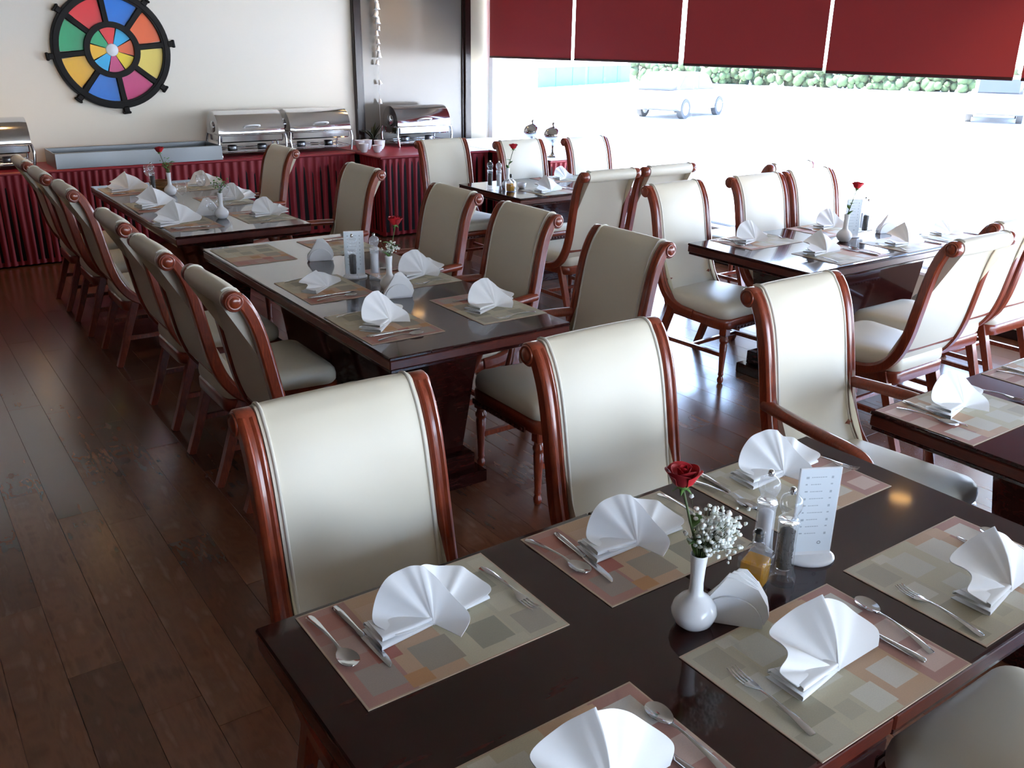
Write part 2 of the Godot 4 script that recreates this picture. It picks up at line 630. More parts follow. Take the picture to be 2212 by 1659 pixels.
func sector(mb: MB, r0: float, r1: float, a0: float, a1: float, z0: float, z1: float, n := 6):
	# piece of a ring in the wall plane; angles run clockwise from the top
	var s := mb.v.size()
	var rows := []
	for i in n + 1:
		var a: float = lerp(a0, a1, float(i) / n)
		var d := Vector3(sin(a), cos(a), 0)
		var f := Vector3(0, 0, z0)
		var t := Vector3(0, 0, z1)
		rows.append(PackedVector3Array([d * r0 + f, d * r1 + f, d * r1 + t, d * r0 + t, d * r0 + f]))
	for i in n:
		for j in 4: mb.quad(rows[i][j], rows[i][j + 1], rows[i + 1][j + 1], rows[i + 1][j], j)
	if abs(a1 - a0) < TAU - 0.01:
		var c := PackedVector3Array(rows[0]); c.resize(4); c.reverse()
		mb.fan(c, -1)
		c = PackedVector3Array(rows[-1]); c.resize(4)
		mb.fan(c, -1)
	mb.orient(s)

func wheel():
	var o := thing("stained_glass_wheel", "black ship's wheel with coloured glass panes hanging on the cream wall", "wall decoration", Vector3(2.04, 1.755, -9.297))
	var b := MB.new()
	sector(b, 0.445, 0.512, 0, TAU, 0.0, 0.045, 72)
	sector(b, 0.462, 0.495, 0, TAU, 0.045, 0.055, 72)
	obj("rim", b, M.black_metal, o)
	b = MB.new()
	sector(b, 0.192, 0.242, 0, TAU, 0.0, 0.05, 48)
	obj("hub_ring", b, M.black_metal, o)
	var tilt := deg_to_rad(-6.0)
	var outer := ["glass_blue", "glass_orange", "glass_cream", "glass_pink", "glass_blue", "glass_yellow", "glass_green", "glass_red"]
	var inner := ["glass_red", "glass_cyan", "glass_orange", "glass_gold", "glass_pink", "glass_cyan", "glass_yellow", "glass_green"]
	for k in 8:
		var a := tilt + TAU * k / 8
		var xf := Transform3D(Basis(Vector3.BACK, -a), Vector3.ZERO)
		b = MB.new()
		b.box(Vector3(0, 0.345, 0.022), Vector3(0.05, 0.24, 0.044), 0.006, xf)
		var sp = obj("spoke", b, M.black_metal, o)
		b = MB.new()
		b.box(Vector3(0, 0.522, 0.028), Vector3(0.052, 0.05, 0.05), 0.006, xf)
		b.box(Vector3(0, 0.552, 0.028), Vector3(0.07, 0.022, 0.05), 0.006, xf)
		obj("handle", b, M.black_metal, sp)
		b = MB.new()
		sector(b, 0.236, 0.45, a + 0.075, a + TAU / 8 - 0.075, 0.006, 0.02, 8)
		obj("glass_pane", b, M[outer[k]], o)
		b = MB.new()
		var c := tilt + TAU * (k - 0.5) / 8
		sector(b, 0.055, 0.192, c + 0.03, c + TAU / 8 - 0.03, 0.006, 0.022, 6)
		obj("glass_pane", b, M[inner[k]], o)
	b = MB.new()
	sector(b, 0.0, 0.192, 0, TAU, 0.002, 0.012, 40)
	obj("hub_backing", b, M.black_metal, o)
	b = MB.new()
	b.lathe(v2([[0, 0.0], [0.055, 0.0], [0.055, 0.022], [0.045, 0.03], [0.0, 0.034]]), 28, Transform3D(Basis(Vector3.RIGHT, PI / 2), Vector3.ZERO))
	obj("hub_glass", b, M.glass_white, o)

func niche():
	var o := thing("framed_panel", "tall glossy grey panel in a dark wooden frame on the far wall", "wall panel", Vector3(5.165, 0, -9.297))
	obj("panel", bxm(Vector3(0, 1.33, 0.012), Vector3(1.30, 2.62, 0.02), 0.002), M.niche_panel, o)
	for s in [-1, 1]:
		var b := bxm(Vector3(s * 0.685, 1.32, 0.035), Vector3(0.08, 2.64, 0.07), 0.006)
		b.box(Vector3(s * 0.635, 1.32, 0.022), Vector3(0.025, 2.64, 0.044), 0.004)
		obj("frame_post", b, M.dark_frame, o)
	var g := thing("hanging_ornament", "string of white bells and shells hanging before the grey panel", "ornament", Vector3(4.705, 2.645, -9.225))
	var b := MB.new()
	b.tube([Vector3.ZERO, Vector3(0, -1.75, 0)], 0.0015, 6)
	obj("string", b, M.white_cloth, g)
	var r := RandomNumberGenerator.new()
	r.seed = 3
	var ys := [-0.3, -0.38, -0.44, -0.52, -0.58, -0.66, -0.71, -0.79, -0.86, -0.92, -1.0, -1.2, -1.4]
	for y in ys:
		b = MB.new()
		var k: float = r.randf_range(0.8, 1.4)
		var p := Transform3D(Basis(Vector3.BACK, r.randf_range(-0.35, 0.35)).scaled(Vector3.ONE * k), Vector3(r.randf_range(-0.02, 0.02), y, 0.01))
		b.lathe(v2([[0, 0.03], [0.010, 0.028], [0.016, 0.012], [0.018, -0.01], [0.026, -0.026], [0.022, -0.026], [0.014, -0.01], [0.0, 0.02]]), 12, p)
		obj("bell", b, M.porcelain, g)
func flat_solid(mb: MB, poly: Array, x0: float, x1: float, inset := 0.0):
	# outline in (z, y) given real thickness along x; the rims are drawn in by INSET
	var s := mb.v.size()
	var c := Vector2.ZERO
	for p in poly: c += p
	c /= poly.size()
	var k := 1.0 - inset
	var rows := []
	var e: float = (x1 - x0) * 0.08
	for q in [[x0, k], [x0 + e, 1.0], [x1 - e, 1.0], [x1, k]]:
		var row := PackedVector3Array()
		for p in poly:
			var w: Vector2 = c + (p - c) * q[1]
			row.append(Vector3(q[0], w.y, w.x))
		row.append(row[0])
		rows.append(row)
	mb.grid(rows, 0)
	var a := PackedVector3Array(rows[0]); a.resize(poly.size()); a.reverse()
	mb.fan(a, -1)
	a = PackedVector3Array(rows[-1]); a.resize(poly.size())
	mb.fan(a, -1)
	mb.orient(s)

func make_car(label: String, at: Vector3, turn: float) -> Node3D:
	var o := thing("car", label, "car", at, turn, "cars on the road outside")
	var b := MB.new()
	flat_solid(b, v2([[2.2, 0.35], [2.25, 0.62], [2.15, 0.82], [1.2, 0.98], [-1.9, 1.02], [-2.2, 0.9], [-2.25, 0.4], [-1.9, 0.28], [1.9, 0.28]]), -0.9, 0.9, 0.03)
	obj("body", b, M.car_paint, o)
	b = MB.new()
	flat_solid(b, v2([[1.25, 0.96], [0.55, 1.48], [0.2, 1.56], [-1.35, 1.56], [-1.75, 1.4], [-2.05, 0.98]]), -0.78, 0.78, 0.06)
	obj("cabin", b, M.car_paint, o)
	for s in [-1, 1]:
		b = MB.new()
		flat_solid(b, v2([[1.0, 1.02], [0.5, 1.42], [-0.25, 1.46], [-0.25, 1.02]]), s * 0.765 - 0.02, s * 0.765 + 0.02)
		flat_solid(b, v2([[-0.35, 1.02], [-0.35, 1.46], [-1.3, 1.46], [-1.7, 1.06]]), s * 0.765 - 0.02, s * 0.765 + 0.02)
		obj("side_window", b, M.car_window, o)
		for z in [1.38, -1.38]:
			b = MB.new()
			var xf := Transform3D(Basis(Vector3.BACK, PI / 2), Vector3(s * 0.82 + 0.1, 0.34, z))
			b.lathe(v2([[0, 0], [0.34, 0], [0.34, 0], [0.35, 0.02], [0.35, 0.18], [0.34, 0.2], [0.34, 0.2], [0, 0.2]]), 24, xf)
			var w = obj("wheel", b, M.tyre, o)
			b = MB.new()
			b.lathe(v2([[0, -0.01], [0.2, -0.01], [0.22, 0.0], [0.22, 0.2], [0.2, 0.21], [0, 0.21]]), 16, xf)
			obj("hub_cap", b, M.pole_grey, w)
	b = MB.new()
	b.box(Vector3(0, 1.22, 0.93), Vector3(1.3, 0.02, 0.62), 0.005, Transform3D(Basis.IDENTITY, Vector3.ZERO))
	var ws = obj("windscreen", bxm(Vector3.ZERO, Vector3(1.32, 0.03, 0.74), 0.006), M.car_window, o)
	ws.position = Vector3(0, 1.23, 0.9)
	ws.rotation.x = deg_to_rad(36.6)
	return o

func outside():
	struct("ground", span(6.4, 140.0, -0.8, -0.62, -130.0, 60.0, 0.01), M.asphalt)
	struct("pavement", span(6.4, 12.0, -0.62, -0.5, -130.0, 60.0, 0.02), M.pavement)
	make_car("pale car on the sunlit road, seen whole under the blinds", Vector3(25.35, -0.62, -25.2), 108.0)
	make_car("pale car at the edge of the view, only its front showing", Vector3(34.7, -0.62, -18.3), -62.0)
	# hedge far across the road
	var b := MB.new()
	var r := RandomNumberGenerator.new()
	r.seed = 5
	var a := Vector3(47, 0, -52)
	var d := (Vector3(58, 0, -22) - a).normalized()
	var nrm := Vector3(-d.z, 0, d.x)
	for i in 1100:
		var p := a + d * r.randf_range(0.0, 46.0) + nrm * r.randf_range(-0.7, 0.7) + Vector3(0, -0.6 + r.randf_range(0.1, 1.25), 0)
		var s := r.randf_range(0.16, 0.36)
		b.lathe(v2([[0, -s], [s * 0.75, -s * 0.6], [s, 0.0], [s * 0.7, s * 0.65], [0, s]]), 7, Transform3D(Basis(Vector3(r.randf(), r.randf(), r.randf()).normalized(), r.randf() * 3.0), p))
	var h = obj("hedge", b, M.hedge_green)
	tag(h, "long green hedge far across the sunlit road", "hedge")
	h.set_meta("kind", "stuff")
	var f := thing("fence", "pale teal hoarding across the road at the far end of the window", "fence", Vector3(38.0, -0.62, -46.0), 22.0)
	for k in 6:
		obj("board", bxm(Vector3(-5.0 + k * 2.0, 0.62, 0), Vector3(1.94, 1.1, 0.05), 0.01), M.teal_paint, f)
		obj("post", bxm(Vector3(-6.0 + k * 2.0, 0.6, -0.06), Vector3(0.08, 1.2, 0.08), 0.01), M.pole_grey, f)
func skirt(pts: Array, y0: float, y1: float, sd: int) -> MB:
	# pleated cloth along a polyline in plan, which it follows on its left-hand side
	var mb := MB.new()
	var r := RandomNumberGenerator.new()
	r.seed = sd
	var plan := []
	var nor := []
	for i in pts.size() - 1:
		var a: Vector2 = pts[i]
		var b: Vector2 = pts[i + 1]
		var d := (b - a).normalized()
		var n := int((b - a).length() / 0.011)
		for k in n + (1 if i == pts.size() - 2 else 0):
			plan.append(a.lerp(b, float(k) / n))
			nor.append(Vector2(-d.y, d.x))
	var ph := []
	var p := 0.0
	for i in plan.size():
		ph.append(p)
		p += TAU * 0.011 / (0.07 + 0.016 * sin(i * 0.013 + sd)) * r.randf_range(0.75, 1.25)
	var s := mb.v.size()
	var rows := []
	for k in 9:
		var t := k / 8.0
		var row := PackedVector3Array()
		for i in plan.size():
			var w: float = 0.004 + 0.022 * pow(sin(ph[i] * 0.5), 2.0) * (1.0 - 0.4 * exp(-t * 9.0)) + 0.006 * t + 0.006 * sin(ph[i] * 0.31 + t * 2.0) * t
			var q: Vector2 = plan[i] + nor[i] * w
			row.append(Vector3(q.x, lerp(y1, y0, t), q.y))
		rows.append(row)
	mb.grid(rows, 0)
	return mb

func buffet():
	var A := thing("buffet_table", "long red skirted buffet table along the far wall, carrying the steel tray", "buffet table", Vector3(0.8, 0, -8.96))
	var off := Vector3(-0.8, 0, 8.96)
	var add := func(o, called, m, ma, sh):
		var q = obj(called, m, ma, o)
		q.position = sh
		return q
	add.call(A, "table_body", span(-2.45, 4.1, 0.05, 0.775, -9.27, -8.66), M.black_metal, off)
	add.call(A, "table_top", span(-2.45, 4.11, 0.775, 0.8, -9.28, -8.63, 0.008), M.red_top_cloth, off)
	add.call(A, "skirt", skirt([Vector2(4.1, -8.636), Vector2(-2.45, -8.636)].map(func(q): return q), 0.015, 0.79, 1), M.skirt_cloth, off)
	var B := thing("buffet_table", "shorter red skirted buffet table set forward of the long one, carrying the white bowls", "buffet table", Vector3(4.8, 0, -8.7))
	off = Vector3(-4.8, 0, 8.7)
	add.call(B, "table_body", span(4.15, 5.39, 0.05, 0.775, -9.21, -8.14), M.black_metal, off)
	add.call(B, "table_top", span(4.12, 5.395, 0.775, 0.8, -9.22, -8.11, 0.008), M.red_top_cloth, off)
	add.call(B, "skirt", skirt([Vector2(5.39, -8.12), Vector2(4.13, -8.12), Vector2(4.13, -8.62)], 0.015, 0.79, 2), M.skirt_cloth, off)
	var C := thing("buffet_table", "red skirted buffet table under the window carrying the chrome domes", "buffet table", Vector3(5.78, 0, -8.1))
	off = Vector3(-5.78, 0, 8.1)
	add.call(C, "table_body", span(5.43, 6.13, 0.05, 0.775, -9.2, -7.09), M.black_metal, off)
	add.call(C, "table_top", span(5.40, 6.15, 0.775, 0.8, -9.21, -7.06, 0.008), M.red_top_cloth, off)
	add.call(C, "skirt", skirt([Vector2(6.14, -7.07), Vector2(5.41, -7.07), Vector2(5.41, -8.10)], 0.015, 0.79, 3), M.skirt_cloth, off)
	tag(obj("tablecloth", span(5.40, 6.14, 0.8, 0.805, -9.2, -7.05, 0.002), M.white_cloth), "white cloth spread over the red skirted table under the window", "tablecloth")
	tag(obj("tablecloth", span(4.98, 5.39, 0.8, 0.804, -8.75, -8.105, 0.002), M.white_cloth), "white cloth on the corner of the forward buffet table beside the window table", "tablecloth")

	# open steel tray
	var t := thing("steel_tray", "long open stainless steel serving tray standing on the red buffet under the wheel", "tray", Vector3(2.04, 0.8, -8.89))
	obj("floor_sheet", bxm(Vector3(0, 0.012, 0), Vector3(1.41, 0.012, 0.47), 0.002), M.steel, t)
	for s in [-1, 1]:
		obj("long_side", bxm(Vector3(0, 0.065, s * 0.238), Vector3(1.43, 0.13, 0.008), 0.002), M.steel, t)
		obj("short_side", bxm(Vector3(s * 0.711, 0.065, 0), Vector3(0.008, 0.13, 0.468), 0.002), M.steel, t)
		obj("rim_edge", bxm(Vector3(0, 0.13, s * 0.234), Vector3(1.43, 0.006, 0.022), 0.002), M.steel, t)

	# roll-top chafing dishes
	var c := thing("chafing_dish", "chrome chafing dish left of the long steel tray, cut by the picture edge", "chafing dish", Vector3(0.86, 0.801, -9.0), 0, "roll-top chafing dishes on the buffet")
	var lid := []
	for i in 15:
		var a := PI * (i / 14.0)
		lid.append(Vector2(-cos(a) * 0.185, 0.215 + sin(a) * 0.2 * (0.94 + 0.06 * sin(a))))
	var mb := MB.new()
	var solid := lid.duplicate()
	solid.append(Vector2(0.185, 0.2)); solid.append(Vector2(-0.185, 0.2))
	flat_solid(mb, solid, -0.325, 0.325, 0.02)
	var l = obj("lid", mb, M.chrome, c)
	for s in [-1, 1]:
		mb = MB.new()
		mb.lathe(v2([[0, 0], [0.05, 0.0], [0.055, 0.004], [0.05, 0.012], [0, 0.014]]), 18, Transform3D(Basis(Vector3.BACK, -PI / 2 * s), Vector3(s * 0.325, 0.27, 0)))
		obj("pivot_cap", mb, M.chrome, l)
	mb = MB.new()
	mb.tube(spline(v3([[-0.07, 0.27, 0.17], [-0.065, 0.285, 0.215], [0.0, 0.29, 0.225], [0.065, 0.285, 0.215], [0.07, 0.27, 0.17]]), 4), 0.008, 8)
	obj("lid_handle", mb, M.porcelain, l)
	mb = MB.new()
	mb.box(Vector3(0, 0.165, 0), Vector3(0.62, 0.075, 0.36), 0.012)
	mb.box(Vector3(0, 0.202, 0), Vector3(0.66, 0.012, 0.40), 0.004)
	obj("water_pan", mb, M.chrome, c)
	for x in [-1, 1]:
		for z in [-1, 1]:
			mb = MB.new()
			mb.tube(spline(v3([[x * 0.325, 0.2, z * 0.17], [x * 0.335, 0.12, z * 0.185], [x * 0.32, 0.0, z * 0.19]]), 4), 0.012, 8)
			obj("leg", mb, M.chrome, c)
	mb = MB.new()
	for z in [-1, 1]: mb.tube([Vector3(-0.325, 0.05, z * 0.185), Vector3(0.325, 0.05, z * 0.185)], 0.006, 8)
	for x in [-1, 1]: mb.tube([Vector3(x * 0.325, 0.05, -0.185), Vector3(x * 0.325, 0.05, 0.185)], 0.006, 8)
	mb.box(Vector3(0, 0.035, 0), Vector3(0.60, 0.008, 0.36), 0.003)
	obj("frame_shelf", mb, M.chrome, c)
	for x in [-0.15, 0.15]:
		mb = MB.new()
		mb.lathe(v2([[0, 0.039], [0.04, 0.039], [0.045, 0.045], [0.045, 0.085], [0.04, 0.09], [0.03, 0.08], [0, 0.08]]), 16, Transform3D(Basis.IDENTITY, Vector3(x, 0, 0)))
		obj("fuel_cup", mb, M.steel, c)
	dup(c, "chrome chafing dish just right of the long steel tray", Vector3(3.12, 0.801, -9.0))
	dup(c, "chrome chafing dish left of the framed grey panel, second right of the tray", Vector3(3.84, 0.801, -9.02))
	dup(c, "chrome chafing dish standing in front of the framed grey panel", Vector3(5.02, 0.801, -8.98))

	# white bowls
	var cups := [[4.17, -8.56, 1.0, "white porcelain bowl nearest the corner fold of the buffet tables"], [4.22, -8.75, 1.15, "tall white porcelain bowl at the back left of the bowl cluster"], [4.29, -8.50, 0.8, "low white porcelain bowl at the front of the bowl cluster"], [4.37, -8.62, 1.2, "tall white porcelain bowl at the right of the bowl cluster"], [4.33, -8.80, 1.1, "white porcelain bowl behind the others, before the dark plant"], [4.46, -8.76, 1.0, "white porcelain bowl nearest the chafing dish at the grey panel"]]
	var cup: Node3D = null
	for k in cups:
		if cup == null:
			cup = thing("serving_bowl", k[3], "bowl", Vector3.ZERO, 0, "white bowls on the buffet")
			mb = MB.new()
			mb.lathe(v2([[0, 0.0], [0.028, 0.0], [0.03, 0.006], [0.042, 0.03], [0.05, 0.085], [0.053, 0.088], [0.047, 0.085], [0.038, 0.03], [0.0, 0.012]]), 24)
			obj("bowl", mb, M.porcelain, cup)
		else:
			cup = dup(cup, k[3], Vector3.ZERO)
		cup.position = Vector3(k[0], 0.8, k[1])
		cup.scale = Vector3(1, k[2], 1)
	var pt := thing("potted_plant", "small dark leafy plant beside the chafing dish at the grey panel", "plant", Vector3(4.56, 0.8, -9.12))
	mb = MB.new()
	mb.lathe(v2([[0, 0], [0.04, 0], [0.05, 0.07], [0.054, 0.075], [0.046, 0.075], [0.044, 0.06], [0, 0.06]]), 18)
	obj("pot", mb, M.black_plastic, pt)
	var r := RandomNumberGenerator.new()
	r.seed = 8
	for k in 16:
		mb = MB.new()
		var a := r.randf() * TAU
		leaf(mb, Vector3(cos(a) * 0.01, 0.06, sin(a) * 0.01), Vector3(cos(a) * 0.7, r.randf_range(0.7, 2.2), sin(a) * 0.5).normalized(), r.randf_range(0.1, 0.2), 0.018)
		obj("leaf", mb, M.dark_leaf, pt)

	# chrome footed domes
	var d := thing("domed_dish", "chrome footed dish with a domed lid, left one of the pair by the window", "serving dish", Vector3(5.60, 0.805, -7.62), 0, "pair of chrome domed dishes")
	mb = MB.new()
	mb.lathe(v2([[0, 0], [0.06, 0.0], [0.064, 0.006], [0.03, 0.02], [0.016, 0.05], [0.014, 0.1], [0.02, 0.14], [0.06, 0.165], [0.088, 0.195], [0.09, 0.2], [0.0, 0.2]]), 28)
	obj("foot", mb, M.chrome, d)
	mb = MB.new()
	mb.lathe(v2([[0, 0.2], [0.092, 0.2], [0.094, 0.206], [0.092, 0.235], [0.074, 0.265], [0.04, 0.285], [0.012, 0.291], [0.009, 0.3], [0.018, 0.315], [0.012, 0.33], [0, 0.334]]), 28)
	obj("dome_lid", mb, M.chrome, d)
	dup(d, "chrome footed dish with a domed lid, right one of the pair by the window", Vector3(5.58, 0.805, -7.25))

func leaf(mb: MB, base: Vector3, dir: Vector3, length: float, width: float):
	# curved leaf with a keel and real thickness
	var side := dir.cross(Vector3.UP)
	if side.length() < 0.05: side = Vector3.RIGHT
	side = side.normalized()
	var n := side.cross(dir).normalized()
	var s := mb.v.size()
	var rows := []
	for i in 7:
		var t := i / 6.0
		var w: float = width * sin(PI * min(0.98, t * 0.92 + 0.05)) 
		var c := base + dir * length * t + n * (-0.25 * length * t * t)
		var th := 0.0006
		rows.append(PackedVector3Array([c - side * w + n * (w * 0.3), c + n * th, c + side * w + n * (w * 0.3), c - n * th, c - side * w + n * (w * 0.3)]))
	mb.grid(rows, 0)
	mb.orient(s)
func make_table(label: String, x0: float, x1: float, z0: float, z1: float, along_x: bool, pieces: int) -> Node3D:
	var cx := (x0 + x1) / 2.0
	var cz := (z0 + z1) / 2.0
	var lx := x1 - x0
	var lz := z1 - z0
	var o := thing("dining_table", label, "dining table", Vector3(cx, 0, cz), 0, "dark wooden dining tables")
	for k in pieces:
		var b := MB.new()
		var px := lx
		var pz := lz
		var c := Vector3.ZERO
		if along_x:
			px = lx / pieces
			c.x = -lx / 2 + px * (k + 0.5)
			px -= 0.0015 if pieces > 1 else 0.0
		else:
			pz = lz / pieces
			c.z = -lz / 2 + pz * (k + 0.5)
			pz -= 0.0015 if pieces > 1 else 0.0
		b.box(Vector3(c.x, 0.753, c.z), Vector3(px, 0.014, pz), 0.004)
		var top = obj("tabletop", b, M.table_wood, o)
		b = MB.new()
		b.box(Vector3(c.x, 0.7275, c.z), Vector3(px - 0.004, 0.037, pz - 0.004), 0.004)
		obj("edge_moulding", b, M.edge_wood, top)
		b = MB.new()
		b.box(Vector3(c.x, 0.7015, c.z), Vector3(px - 0.014, 0.015, pz - 0.014), 0.003)
		obj("under_moulding", b, M.table_wood, top)
	# long central pedestal on a stepped plinth
	var pl := lx - 0.46 if along_x else lz - 0.5
	var box := func(l, w, y0, y1, grow):
		var b := MB.new()
		var ring := PackedVector3Array()
		var hx: float = l / 2 if along_x else w / 2
		var hz: float = w / 2 if along_x else l / 2
		for q in [[-1, -1], [-1, 1], [1, 1], [1, -1]]: ring.append(Vector3(q[0] * hx, 0, q[1] * hz))
		var s := b.v.size()
		var rows := []
		for lv in [[-0.004, y0], [0.0, y0 + 0.004], [grow, y1 - 0.004], [grow - 0.004, y1]]:
			var row := PackedVector3Array()
			for p in ring: row.append(Vector3(p.x + sign(p.x) * lv[0], lv[1], p.z + sign(p.z) * lv[0]))
			row.append(row[0])
			rows.append(row)
		b.grid(rows, -1)
		var c0 := PackedVector3Array(rows[0]); c0.resize(4); c0.reverse()
		var c1 := PackedVector3Array(rows[-1]); c1.resize(4)
		b.fan(c0, -1); b.fan(c1, -1)
		b.orient(s)
		return b
	obj("pedestal", box.call(pl - 0.1, 0.14, 0.14, 0.694, 0.06), M.table_wood, o)
	obj("plinth", box.call(pl + 0.06, 0.30, 0.0, 0.06, 0.0), M.table_wood, o)
	obj("plinth_step", box.call(pl - 0.02, 0.22, 0.06, 0.14, 0.0), M.table_wood, o)
	return o

func tables():
	make_table("dark wooden table nearest the camera, laid with six placemats", 0.455, 2.17, -1.526, -0.657, true, 2)
	make_table("dark wooden table in the middle of the left row, glossy and mirroring the wall", 1.449, 2.306, -5.07, -2.84, false, 1)
	make_table("dark wooden table at the far end of the left row, next to the buffet", 1.414, 2.27, -7.80, -5.47, false, 1)
	make_table("dark wooden table beside the window with white chairs on both sides", 3.905, 5.75, -3.74, -2.855, true, 1)
	make_table("dark wooden table at the right edge of the view, next to the near table", 2.507, 4.2, -1.54, -0.67, true, 2)
	make_table("dark wooden table before the window buffet, its rose in a white vase", 3.99, 5.75, -6.45, -5.57, true, 1)
var chair0: Node3D
var armchair0: Node3D

func make_chair(arms: bool, label: String) -> Node3D:
	var o := thing("dining_armchair" if arms else "dining_chair", label, "armchair" if arms else "chair", Vector3.ZERO, 0, "cream scroll-back chairs")
	# seat frame and cushion share one plan
	var ring := rounded(0.44, 0.53, -0.235, 0.285, 0.06)
	var b := MB.new()
	loft(b, ring, [[0.985, 0.335], [1.0, 0.34], [1.0, 0.385], [0.985, 0.392]], Vector3(0, 0, 0.02))
	obj("seat_frame", b, M.cherry_wood, o)
	b = MB.new()
	loft(b, ring, [[0.955, 0.393], [0.985, 0.405], [0.99, 0.43], [0.975, 0.452], [0.93, 0.468], [0.8, 0.478], [0.5, 0.484], [0.2, 0.486]], Vector3(0, 0, 0.02))
	obj("seat", b, M.cream_leather, o)
	# side profile of the back, in (z, y)
	var path := spline(v2([[0.02, 0.372], [-0.09, 0.385], [-0.175, 0.425], [-0.235, 0.50], [-0.272, 0.60], [-0.296, 0.72], [-0.318, 0.84], [-0.342, 0.94], [-0.372, 1.01], [-0.398, 1.045]]), 4)
	var nseg := path.size()
	var sc := []
	for i in nseg: sc.append(lerp(1.15, 0.92, float(i) / (nseg - 1)))
	var sec := v2([[-0.0225, 0.012], [-0.019, 0.021], [-0.011, 0.024], [-0.004, 0.0185], [0.004, 0.0185], [0.011, 0.024], [0.019, 0.021], [0.0225, 0.012], [0.0225, -0.018], [0.017, -0.024], [-0.017, -0.024], [-0.0225, -0.018]])
	var gr := [0, 0, 1, 2, 3, 4, 4, 5, 6, 7, 8, 9]
	for s in [-1, 1]:
		b = MB.new()
		b.sweep(path, sec, sc, gr, s * 0.227)
		# the scroll that ends the stile
		var xf := Transform3D(Basis(Vector3.BACK, -PI / 2 * s), Vector3(s * 0.2045, 1.035, -0.413))
		b.lathe(v2([[0, 0], [0.032, 0], [0.032, 0], [0.0355, 0.004], [0.0355, 0.041], [0.032, 0.045], [0.032, 0.045], [0, 0.045]]), 22, xf)
		var st = obj("stile", b, M.cherry_wood, o)
		b = MB.new()
		xf.origin.x = s * 0.2485
		b.lathe(v2([[0.029, 0], [0.029, 0.004], [0.026, 0.007], [0.022, 0.004], [0.02, 0.004], [0.017, 0.008], [0.008, 0.010], [0, 0.011]]), 20, xf)
		obj("rosette", b, M.cherry_wood, st)
	# upholstered panel with its roll
	var lo := 7
	var front := []
	var back := []
	for i in range(lo, nseg):
		var t: Vector2 = (path[min(i + 1, nseg - 1)] - path[i - 1]).normalized()
		var n := Vector2(t.y, -t.x)
		front.append([path[i] + n * 0.016, n])
		back.append([path[i] - n * 0.014, n])
	var loop := []
	for q in front.slice(0, front.size() - 2): loop.append([q[0], q[1], 1.0])
	for k in 12:
		var a := deg_to_rad(50.0 + k * 20.0)
		var d := Vector2(cos(a), sin(a))
		loop.append([Vector2(-0.413, 1.035) + d * 0.037, d, 0.25])
	back.reverse()
	for q in back.slice(4): loop.append([q[0], -q[1], 0.15])
	b = MB.new()
	var rows := []
	for j in 11:
		var u := j / 10.0 * 2.0 - 1.0
		var puff := 0.014 * (1.0 - pow(abs(u), 3.0))
		var row := PackedVector3Array()
		for i in loop.size():
			var q = loop[i]
			var fade := 1.0
			if q[2] == 1.0: fade = clamp(i / 4.0, 0.15, 1.0)
			var w: Vector2 = q[0] + q[1] * puff * q[2] * fade
			row.append(Vector3(u * 0.203, w.y, w.x))
		row.append(row[0])
		rows.append(row)
	var s0 := b.v.size()
	b.grid(rows, 0)
	var c0 := PackedVector3Array(rows[0]); c0.resize(loop.size()); c0.reverse()
	var c1 := PackedVector3Array(rows[-1]); c1.resize(loop.size())
	b.fan(c0, -1); b.fan(c1, -1)
	b.orient(s0)
	var bk = obj("backrest", b, M.cream_leather, o)
	for s in [-1, 1]:
		b = MB.new()
		var line := []
		for q in front.slice(0, front.size() - 2): line.append(Vector3(s * 0.192, q[0].y + q[1].y * 0.003, q[0].x + q[1].x * 0.003))
		for k in 5:
			var a := deg_to_rad(50.0 + k * 20.0)
			line.append(Vector3(s * 0.192, 1.035 + sin(a) * 0.039, -0.413 + cos(a) * 0.039))
		b.tube(line, 0.0045, 7)
		obj("piping", b, M.piping, bk)
	b = MB.new()
	b.box(Vector3(0, 0.517, -0.241), Vector3(0.42, 0.04, 0.036), 0.008)
	obj("back_rail", b, M.cherry_wood, o)
	# legs: turned in front, raked behind
	for s in [-1, 1]:
		b = MB.new()
		var at := Transform3D(Basis.IDENTITY, Vector3(s * 0.222, 0, 0.25))
		b.box(Vector3(s * 0.222, 0.318, 0.25), Vector3(0.048, 0.05, 0.048), 0.005)
		b.lathe(v2([[0, 0], [0.011, 0.0], [0.017, 0.01], [0.019, 0.026], [0.013, 0.042], [0.012, 0.046], [0.017, 0.054], [0.015, 0.064], [0.0145, 0.07], [0.021, 0.2], [0.023, 0.24], [0.019, 0.247], [0.026, 0.258], [0.027, 0.268], [0.02, 0.28], [0.02, 0.295], [0, 0.295]]), 16, at)
		obj("leg", b, M.cherry_wood, o)
		b = MB.new()
		b.sweep(v2([[-0.30, 0.0], [-0.262, 0.1], [-0.215, 0.24], [-0.165, 0.385]]), v2([[-0.018, 0.019], [0.018, 0.019], [0.02, 0.016], [0.02, -0.017], [0.018, -0.019], [-0.018, -0.019], [-0.02, -0.017], [-0.02, 0.016]]), [0.85, 0.95, 1.05, 1.15], null, s * 0.207)
		obj("leg", b, M.cherry_wood, o)
		b = MB.new()
		b.sweep(v2([[-0.245, 0.17], [0.24, 0.17]]), v2([[-0.009, 0.012], [0.009, 0.012], [0.009, -0.012], [-0.009, -0.012]]), null, null, s * 0.212)
		obj("stretcher", b, M.cherry_wood, o)
	obj("stretcher", bxm(Vector3(0, 0.17, 0.0), Vector3(0.42, 0.022, 0.022), 0.003), M.cherry_wood, o)
	# carved apron at the front
	b = MB.new()
	b.box(Vector3(0, 0.352, 0.309), Vector3(0.40, 0.026, 0.008), 0.003)
